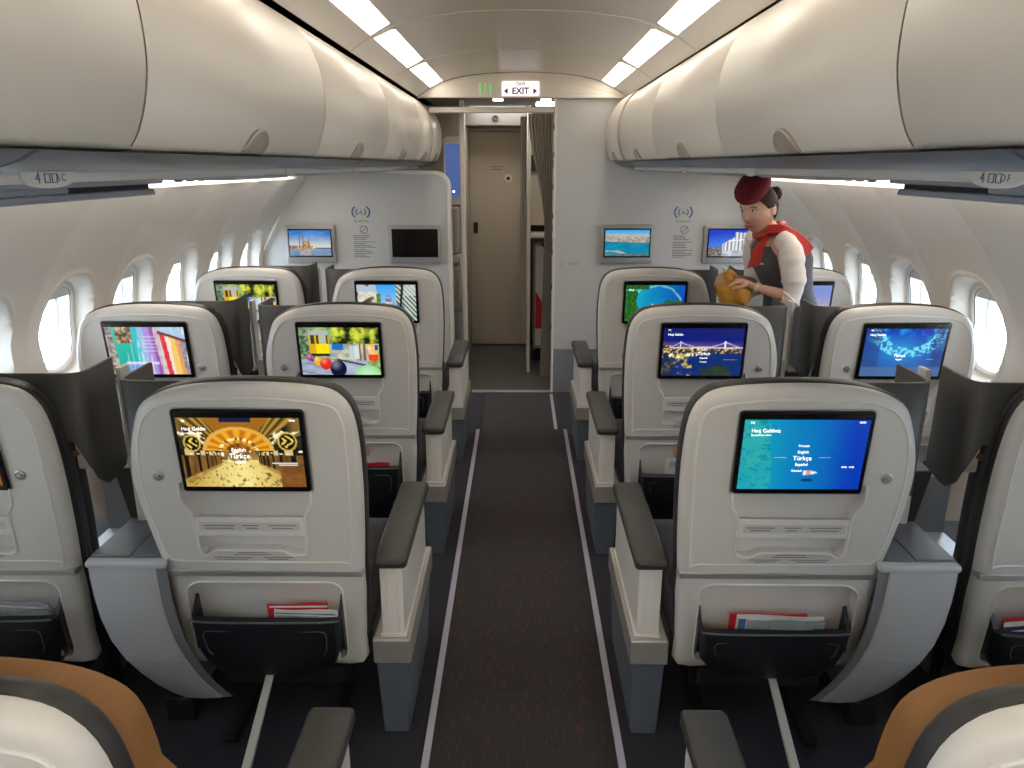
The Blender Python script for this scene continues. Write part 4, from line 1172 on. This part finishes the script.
g = G(); g.box(-.12, .08, -.03, .0, 1.005, 1.022); g.tube([(-.10, -.02, 1.01), (-.10, -.045, .98), (.06, -.045, .98), (.06, -.02, 1.01)], .007, 8); g.done('trolley_handle', 'black', rt)
g = G(); g.box(-.15, .11, .02, .45, .0, .12); g.done('trolley_base', 'black', rt, bevel=.01)

def curtain(name, xs, ztop, zbot, y, m_, lab, folds, amp, shape):
    """pleated cloth: shape(t) gives (x0, x1) at height fraction t (0 top .. 1 bottom)"""
    n = folds*10; rows = 22
    fr_, bk = [], []
    for j in range(rows+1):
        t = j/rows; z = ztop+(zbot-ztop)*t; x0, x1 = shape(t)
        r1, r2 = [], []
        for i in range(n+1):
            s_ = i/n; x = x0+(x1-x0)*s_
            d = amp*math.sin(2*PI*folds*s_+.5*math.sin(6*t))
            r1.append((x, y+d, z)); r2.append((x, y+d+.004, z))
        fr_.append(r1+r2[::-1])
    g = G(); g.rings(fr_, True, True); o = g.done(name, m_, angle=80); tag(o, lab, 'curtain'); return o
def sh1(t):
    if t < .42: k = t/.42; k = k*k*(3-2*k); return (.058+(.178-.058)*k, .232)
    k = (t-.42)/.58; return (.178-.024*k, .232+.004*k)
curtain('curtain', None, 1.992, .10, YF+.09, 'curtain', 'grey-brown pleated curtain gathered at the right of the doorway', 7, .012, sh1)
curtain('curtain', None, 1.99, .32, 5.75, 'curtain2', 'narrow beige curtain hanging in front of the cockpit door edge', 3, .010, lambda t: (.002, .050+.004*math.sin(4*t)))

# bulkhead monitors
def wall_monitor(x0, x1, z0, z1, fn, lab, lit=True):
    cx, cz = (x0+x1)/2, (z0+z1)/2; w, h = (x1-x0)/2, (z1-z0)/2
    root = empty('wall_monitor', (cx, YF, cz), lab, 'monitor', 'monitors on the front bulkheads')
    g = G(); g.rings([[(p[0], 0, p[1]) for p in rrect(-w, w, -h, h, .012, 3)], [(p[0], -.030, p[1]) for p in rrect(-w, w, -h, h, .012, 3)], [(p[0], -.036, p[1]) for p in rrect(-w+.012, w-.012, -h+.012, h-.012, .010, 3)]])
    g.done('housing', 'monitorgrey', root, angle=40)
    g = G(); g.prism(rrect(-w+.025, w-.020, -h+.045, h-.025, .004, 2), -.039, -.034); b = g.done('bezel', 'bezel', root, bevel=.001)
    if fn: picture('display', fn, -w+.034, w-.029, -h+.055, h-.035, -.0396, root, lambda p: p, 80, 45)
    return root
wall_monitor(-1.675, -1.318, .972, 1.240, p_mosque, 'left bulkhead monitor showing a waterside building at dusk')
wall_monitor(-.935, -.562, .972, 1.240, None, 'black switched-off monitor on the left bulkhead')
wall_monitor(.572, .948, .972, 1.245, p_coast, 'right bulkhead monitor showing a city shore and teal sea')
wall_monitor(1.305, 1.675, .972, 1.245, p_ruin, 'bulkhead monitor partly behind the attendant showing white columns under blue sky')

def sticker(cx, side):
    root = empty('wifi_notice', (cx, YF-.001, 1.33), f'printed wireless emblem and rules notice on the {side} bulkhead', 'notice')
    g = G()
    for s_ in (-1, 1):
        for r, w in ((.062, .0055), (.034, .004)):
            pts = [(s_*r*math.cos(math.radians(a))*1.0, 0, r*.8*math.sin(math.radians(a))) for a in range(-48, 49, 12)]
            g.tube(pts, w, 6)
    g.done('emblem_arcs', 'blue', root)
    g = G(); g.prism([(-.020, -.010), (.020, -.010), (.004, 0), (.0, .018), (-.004, 0)], -.002, 0); g.done('emblem_plane', 'decal', root, smooth=False)
    text('emblem_lettering', 'flywifi.net', .026, (0, -.001, -.062), 'decal', root)
    g = G(); g.tube([(.015+.026*math.cos(a*PI/10), 0, -.122+.026*math.sin(a*PI/10)) for a in range(20)], .003, 6, closed=True); g.tube([(-.004, 0, -.140), (.034, 0, -.104)], .0028, 6); g.done('prohibition_sign', 'decal', root)
    g = G(); random.seed(int(cx*10)+20)
    z = -.165
    for i in range(12):
        if i in (3, 7): z -= .006
        g.box(-.062, -.062+random.uniform(.08, .165), -.001, .0005, z-.0028, z+.0028); z -= .0125
    g.done('notice_text', 'label_ink', root, smooth=False)
sticker(-1.128, 'left'); sticker(1.155, 'right')
o = empty('crest_plate', (.300, YF, .955), 'small oval crest plate low on the right bulkhead by the doorway', 'plate')
g = G(); g.prism([(.017*math.cos(a*PI/12), .030*math.sin(a*PI/12)) for a in range(24)], -.005, 0); g.done('oval_plate', 'silver', o, bevel=.001)
text('plate_lettering', 'TC-LSA', .024, (.085, -.001, .012), 'decal', o)

# ------------------------------------------------------------------ flight attendant
def ev_mesh(o):
    dg = bpy.context.evaluated_depsgraph_get(); dg.update()
    return bpy.data.meshes.new_from_object(o.evaluated_get(dg))
NODES, EDGES = [], []
def nd(p, r, parent=None):
    NODES.append((p, r)); i = len(NODES)-1
    if parent is not None: EDGES.append((parent, i))
    return i
PX, PY = 1.36, 3.69
pel = nd((1.355, 3.69, .92), (.09, .12))
w1 = nd((1.335, 3.68, 1.04), (.070, .085), pel); c1 = nd((1.285, 3.665, 1.17), (.075, .10), w1)
c2 = nd((1.235, 3.66, 1.275), (.06, .10), c1); nb = nd((1.20, 3.655, 1.325), (.050, .055), c2); nt_ = nd((1.175, 3.65, 1.40), (.042, .044), nb)
for sgn_, sh, el, wr in ((-1, (1.235, 3.515, 1.280), (1.262, 3.445, 1.06), (1.10, 3.500, 1.100)), (1, (1.19, 3.815, 1.275), (1.20, 3.80, 1.07), (1.055, 3.66, 1.115))):
    a = nd(sh, (.046, .046), c2); m1 = nd(tuple((Vector(sh)*.5+Vector(el)*.5)), (.038, .038), a); e = nd(el, (.033, .033), m1)
    m2 = nd(tuple(Vector(el)*.6+Vector(wr)*.4), (.030, .030), e); w = nd(wr, (.020, .022), m2)
    d = (Vector(wr)-Vector(el)).normalized()
    pm = nd(tuple(Vector(wr)+d*.045+Vector((0, 0, .012))), (.018, .030), w)
    base = Vector(NODES[pm][0])
    side_v = Vector((.30, .95, 0)) if sgn_ < 0 else Vector((-.5, .85, 0))
    side_v.normalize()
    fdir = Vector((-.92, .22, -.10)).normalized() if sgn_ < 0 else Vector((-.80, -.55, -.05)).normalized()
    for k, (off, L) in enumerate(((-.030, .062), (-.010, .072), (.010, .068), (.030, .054))):
        k1 = nd(tuple(base+fdir*.034+side_v*off+Vector((0, 0, .004))), (.0098, .0098), pm)
        k2 = nd(tuple(base+fdir*(.034+L*.48)+side_v*off*.95+Vector((0, 0, -.010))), (.0086, .0086), k1)
        k3 = nd(tuple(base+fdir*(.034+L*.72)+side_v*off*.9+Vector((0, 0, -.034))), (.0078, .0078), k2)
        nd(tuple(base+fdir*(.034+L*.76)+side_v*off*.9+Vector((0, 0, -.052))), (.0070, .0070), k3)
    ts = -side_v if sgn_ < 0 else -side_v
    t1 = nd(tuple(base+ts*.034-fdir*.004+Vector((0, 0, -.010))), (.011, .011), pm)
    t2 = nd(tuple(base+ts*.046+fdir*.026+Vector((0, 0, -.022))), (.0098, .0098), t1)
    nd(tuple(base+ts*.040+fdir*.050+Vector((0, 0, -.030))), (.0085, .0085), t2)
for sy in (-1, 1):
    h = nd((1.36, 3.69+sy*.085, .86), (.088, .085), pel); kn = nd((1.345, 3.69+sy*.08, .49), (.055, .055), h)
    cf = nd((1.365, 3.69+sy*.078, .34), (.05, .05), kn); an = nd((1.375, 3.69+sy*.075, .10), (.033, .033), cf)
    hl = nd((1.37, 3.69+sy*.075, .05), (.034, .034), an); nd((1.25, 3.69+sy*.080, .035), (.030, .034), hl)
me = bpy.data.meshes.new('person_body'); me.from_pydata([n_[0] for n_ in NODES], EDGES, [])
ob = bpy.data.objects.new('tmp_body', me); COL.objects.link(ob)
sk = ob.modifiers.new('skin', 'SKIN')
for i, (p, r) in enumerate(NODES): me.skin_vertices[0].data[i].radius = r
me.skin_vertices[0].data[0].use_root = True
sb = ob.modifiers.new('sub', 'SUBSURF'); sb.levels = 2; sb.render_levels = 2
skin_me = ev_mesh(ob)
bpy.data.objects.remove(ob)
# head in its own frame: x = her right .. left, y = forward, z = up
HF = Vector((-.80, -.56, -.20)).normalized()
HU = Vector((-.16, -.02, .98)); HR = HF.cross(HU).normalized(); HU = HR.cross(HF).normalized()
HC = Vector((1.135, 3.640, 1.452))
HM = Matrix((HR, HF, HU)).transposed()
def hw(p): return tuple(HC+HM @ Vector(p))
def gs(v, s): return math.exp(-(v/s)**2)
def headfn(p, q):
    x, y, z = q.x, q.y, q.z
    if p.z < 0:
        k = -p.z; x *= 1-.30*k**1.5
        if p.y < 0: y *= 1-.42*k
        else: y *= 1-.05*k; y += .006*gs(k-.85, .25)
    if p.y > 0 and p.z > .2: y *= 1-.10*(p.z-.2)
    if p.y > 0:
        w_ = max(0, p.y)
        nz = 0
        if z > -.034: nz = max(0, min(1, (.022-z)/.056))**1.1 if z < .022 else 0
        else: nz = max(0, 1-(-.034-z)/.010)
        y += .024*nz*gs(x, .0105)
        y -= .0085*(gs(abs(x)-.030, .013)*gs(z-.006, .012))*w_
        y += .0045*gs(x, .040)*gs(z-.027, .010)
        y += .0055*gs(abs(x)-.038, .018)*gs(z+.026, .018)
        y += .0070*gs(x, .022)*gs(z+.060, .011)
        y -= .0030*gs(x, .020)*gs(z+.0605, .0025)
        y -= .0045*gs(x, .025)*gs(z+.078, .007)
        y += .0060*gs(x, .020)*gs(z+.098, .013)
    return Vector((x, y, z))
g = G(lambda p: hw(p)); g.ell((0, 0, 0), (.0735, .093, .1165), 72, 60, headfn)
for s_ in (-1, 1):   # ears
    g.ell((s_*.073, -.012, -.006), (.010, .019, .031), 14, 10)
g.tube([(0, -.028, -.055), (0, -.040, -.10), (0, -.045, -.14)], .045, 14)
bm = g.bm; bm.from_mesh(skin_me)
bmesh.ops.recalc_face_normals(bm, faces=bm.faces)
me = bpy.data.meshes.new('person_tmp'); bm.to_mesh(me); bm.free()
ob = bpy.data.objects.new('tmp', me); COL.objects.link(ob)
rm = ob.modifiers.new('r', 'REMESH'); rm.mode = 'VOXEL'; rm.voxel_size = .0034; rm.use_smooth_shade = True
smo = ob.modifiers.new('s', 'SMOOTH'); smo.factor = .5; smo.iterations = 2
body_me = ev_mesh(ob); bpy.data.objects.remove(ob)
body_me.materials.clear(); body_me.materials.append(M['skin'])
body_me.name = 'person'
person = bpy.data.objects.new('person', body_me); COL.objects.link(person); body_me.shade_smooth()
tag(person, 'person in dark red hat, red scarf, grey vest and white sleeves, leaning over a bag', 'person')
HG = lambda: G(hw)
for s_ in (-1, 1):
    ex, ez = s_*.030, .005
    yb = headfn(Vector((ex/.0735, .85, ez/.1165)), Vector((ex, .093*math.sqrt(max(0, 1-(ex/.0735)**2-(ez/.1165)**2)), ez))).y
    g = HG(); g.ell((ex, yb-.0035, ez), (.0125, .0065, .0062), 16, 10); ey = g.done('eye', 'eyewhite', person)
    g = HG(); g.ell((ex+.0015, yb+.0006, ez), (.0055, .0030, .0055), 12, 8); g.done('iris', 'iris', ey)
    g = HG(); g.tube([(ex-s_*.013, yb+.0015, ez+.001), (ex-s_*.005, yb+.0035, ez+.0062), (ex+s_*.006, yb+.003, ez+.0062), (ex+s_*.0155, yb-.003, ez+.002)], .0017, 6, rf=lambda t: .5+.5*math.sin(PI*t)); g.done('eyelashes', 'iris', person)
    g = HG(); g.tube([(ex-s_*.015, yb+.0085, ez+.0165), (ex-s_*.002, yb+.0085, ez+.0215), (ex+s_*.010, yb+.0045, ez+.0205), (ex+s_*.019, yb-.003, ez+.014)], .0024, 6, rf=lambda t: .45+.55*math.sin(PI*t)); g.done('eyebrow', 'hair', person)
g = HG()
g.tube([(-.023, .0845, -.0555), (-.012, .0955, -.0575), (0, .0985, -.0560), (.012, .0955, -.0575), (.023, .0845, -.0555)], .0036, 8, rf=lambda t: .3+.7*math.sin(PI*t))
g.tube([(-.020, .0845, -.0585), (-.010, .0945, -.0650), (0, .0970, -.0665), (.010, .0945, -.0650), (.020, .0845, -.0585)], .0042, 8, rf=lambda t: .3+.7*math.sin(PI*t))
g.done('lips', 'lips', person)
# hair: cap over the back and sides of the skull
g = HG()
def hairfn(p, q):
    v = headfn(p, q); n_ = .0085+.0008*math.sin(p.z*70+p.x*9)
    return v+Vector((p.x, p.y, p.z))*n_
g.ell((0, 0, 0), (.0735, .093, .1165), 150, 110, hairfn)
dl = []
inv = HM.transposed()
for f in g.bm.faces:
    c = inv @ (f.calc_center_median()-HC)
    if (c.y > .030+.75*max(0, c.z-.01) and c.z < .085) or c.z < -.085 or (c.y > -.012 and c.z < .004) or (c.z < -.05 and c.y > -.05): dl.append(f)
bmesh.ops.delete(g.bm, geom=dl, context='FACES')
hr = g.done('hair', 'hair', person, angle=180)
sm = hr.modifiers.new('sol', 'SOLIDIFY'); sm.thickness = .004
g = HG(); g.ell((0, -.128, .040), (.031, .030, .034), 20, 14, lambda p, q: q*(1+.06*math.sin(9*math.atan2(p.z, p.x)+6*p.y))); g.tube([(0, -.085, .03), (0, -.11, .037)], .016, 10); g.done('hair_bun', 'hair', person)
# beret
A = math.radians(-34); ca, sa = math.cos(A), math.sin(A)
def bt(p):
    x, y, z = p; y2 = y*ca-z*sa; z2 = y*sa+z*ca
    return hw((x*.93-.002, y2*.93+.024, z2*.88+.106))
g = G(bt)
prof = [(.083, -.030), (.088, -.024), (.093, -.008), (.099, .006), (.100, .018), (.092, .034), (.074, .047), (.045, .056), (.015, .059), (.002, .0595)]
rs = []
for r, h_ in prof:
    rs.append([(r*.90*math.cos(2*PI*i/36), r*1.14*math.sin(2*PI*i/36), h_+.016*(r/.1)*max(0, -math.sin(2*PI*i/36))-.010*max(0, math.sin(2*PI*i/36))*(h_ < .02)) for i in range(36)])
g.rings(rs); bo = g.done('beret', 'beret', person)
g = HG(); g.ell((-.030, .108, .082), (.0045, .003, .0055), 10, 8); g.done('hat_badge', 'leg', bo)
g = HG(); g.ell((.030, .1085, .0625), (.0045, .003, .0055), 10, 8); g.done('hat_badge', 'leg', bo) if False else g.bm.free()

# torso clothing: loft along the spine
fw = Vector((-.96, -.28, 0)); sd_ = Vector((-.28, .96, 0))
def loft(secs, n=28):
    rs = []
    for c, a, b, tl in secs:
        ring = []
        for i in range(n):
            t = 2*PI*i/n
            d = fw*math.cos(t)*a+sd_*math.sin(t)*b
            ring.append(tuple(Vector(c)+d+Vector((0, 0, tl*math.cos(t)))))
        rs.append(ring)
    return rs
g = G(); g.rings(loft([((1.36, 3.69, .90), .125, .165, 0), ((1.35, 3.688, .97), .118, .155, 0), ((1.328, 3.68, 1.06), .104, .135, -.01), ((1.30, 3.672, 1.13), .116, .145, -.02), ((1.278, 3.665, 1.20), .130, .158, -.03),
    ((1.258, 3.662, 1.255), .118, .160, -.035), ((1.24, 3.66, 1.295), .095, .150, -.04), ((1.222, 3.658, 1.325), .068, .105, -.04), ((1.21, 3.656, 1.338), .052, .060, -.03)]))
vs = g.done('vest', 'vest', person)
g = G(); g.box(1.075, 1.095, 3.555, 3.585, 1.195, 1.205) if False else g.box(1.128, 1.150, 3.548, 3.553, 1.198, 1.206); g.done('name_badge', 'leg', vs)
g = G(); g.rings(loft([((1.36, 3.69, .955), .130, .170, 0), ((1.362, 3.69, .85), .140, .180, 0), ((1.36, 3.69, .70), .135, .172, 0), ((1.355, 3.69, .54), .125, .160, 0)])); g.done('skirt', 'vest', person)
# blouse sleeves
def wob(t): return 1+.05*math.sin(t*26)+.035*math.sin(t*57+1)
def sleeve(pts, r):
    g = G(); P = catmull(pts, 8, closed=False)
    g.tube(P, r, 18, rf=lambda t: (.80+.42*math.sin(PI*min(1, t*1.25)) if t < .8 else 1.22*.9-1.6*(t-.8))*wob(t)); g.done('sleeve', 'blouse', person)
sleeve([(1.215, 3.535, 1.325), (1.245, 3.485, 1.285), (1.258, 3.460, 1.20), (1.268, 3.450, 1.12), (1.258, 3.445, 1.055), (1.222, 3.455, 1.058)], .046)
sleeve([(1.175, 3.800, 1.315), (1.19, 3.835, 1.27), (1.20, 3.825, 1.18), (1.205, 3.81, 1.10), (1.195, 3.80, 1.06), (1.165, 3.775, 1.065)], .050)
g = G(); g.tube([(1.118, 3.492, 1.094), (1.108, 3.497, 1.098)], .0275, 14); g.done('wristwatch', 'leg', person)
# scarf: collar ring, front fall, shoulder fall
g = G()
def ribbon(pts, w, th):
    P = catmull(pts, 5, closed=False); rs = []
    for i, p in enumerate(P):
        c = Vector(p[:3]); wv = Vector(p[3:6]).normalized(); a = Vector(P[max(0, i-1)][:3]); b = Vector(P[min(len(P)-1, i+1)][:3]); t = (b-a).normalized(); nn = t.cross(wv).normalized()
        ww = w*p[6]
        rs.append([tuple(c+wv*ww*k/4+nn*(th if k % 2 else th*.45)) for k in range(-4, 5)]+[tuple(c+wv*ww*k/4-nn*th) for k in range(4, -5, -1)])
    g.rings(rs)
ribbon([(1.205, 3.585, 1.372, .5, .2, .8, .7), (1.165, 3.578, 1.335, .6, .1, .5, .9), (1.130, 3.560, 1.285, .8, .1, .3, 1.0), (1.115, 3.545, 1.235, .9, .1, .2, 1.0), (1.104, 3.54, 1.190, .9, .1, .2, 1.05)], .030, .005)
ribbon([(1.170, 3.590, 1.360, .1, .8, .6, .8), (1.225, 3.545, 1.362, .1, .7, .6, .8), (1.275, 3.525, 1.335, .3, .5, .8, .8), (1.320, 3.525, 1.297, .4, .4, .8, .85), (1.358, 3.54, 1.255, .6, .3, .7, .9)], .036, .005)
rr = []
for i in range(28):
    t = 2*PI*i/28; rr.append((1.198+.058*math.cos(t), 3.652+.062*math.sin(t), 1.350+.025*math.cos(t)))
g.tube(rr, .020, 10, closed=True)
g.done('scarf', 'scarf', person)
for sy in (-1, 1):
    g = G(); g.ell((1.31, 3.69+sy*.078, .036), (.10, .042, .036), 18, 10); g.done('shoe', 'pocket', person)

# mustard bag held in both hands
g = G()
def bagfn(p, q):
    k = 1+.10*math.sin(7*p.x+3*p.z)+.07*math.sin(11*p.y-5*p.x)+.05*math.sin(17*p.z+4*p.x)
    v = q*k
    if p.z > .2: v.x *= 1-.35*(p.z-.2); v.x -= .02*(p.z-.2)
    return v
g.ell((1.022, 3.53, 1.060), (.085, .052, .072), 30, 22, bagfn)
g.tube([(1.00, 3.54, 1.11), (.985, 3.545, 1.145), (.995, 3.55, 1.165), (1.015, 3.555, 1.15)], .022, 10, rf=lambda t: 1-.3*t)
o = g.done('cloth_bag', 'mustard', angle=180); tag(o, 'crumpled mustard-yellow cloth bag in the attendant\'s hands', 'bag')

# ------------------------------------------------------------------ light, world, camera
wd = bpy.data.worlds.new('sky'); S.world = wd; wd.use_nodes = True
bg = wd.node_tree.nodes['Background']; bg.inputs[0].default_value = (.80, .90, 1.0, 1); bg.inputs[1].default_value = 6.5
cam = bpy.data.cameras.new('camera'); co = bpy.data.objects.new('camera', cam); COL.objects.link(co); S.camera = co
F = 745.0; cam.sensor_fit = 'HORIZONTAL'; cam.sensor_width = 36; cam.lens = 36*F/1024; cam.clip_start = .02
pitch = math.atan(219/F); yaw = math.atan(8/F*math.cos(pitch))
co.location = (0, 0, 1.65); co.rotation_euler = (PI/2-pitch, 0, yaw)
vs_ = S.view_settings; S.display_settings.display_device = 'sRGB'
vs_.view_transform = 'Standard'; vs_.look = 'None'; vs_.exposure = EXPO; vs_.gamma = 1; vs_.use_curve_mapping = False
cy = S.cycles; cy.max_bounces = 10; cy.diffuse_bounces = 6; cy.glossy_bounces = 4; cy.transparent_max_bounces = 12; cy.transmission_bounces = 6
cy.sample_clamp_indirect = 6; cy.caustics_reflective = False; cy.caustics_refractive = False
try: cy.use_denoising = True; cy.denoiser = 'OPENIMAGEDENOISE'
except Exception: pass
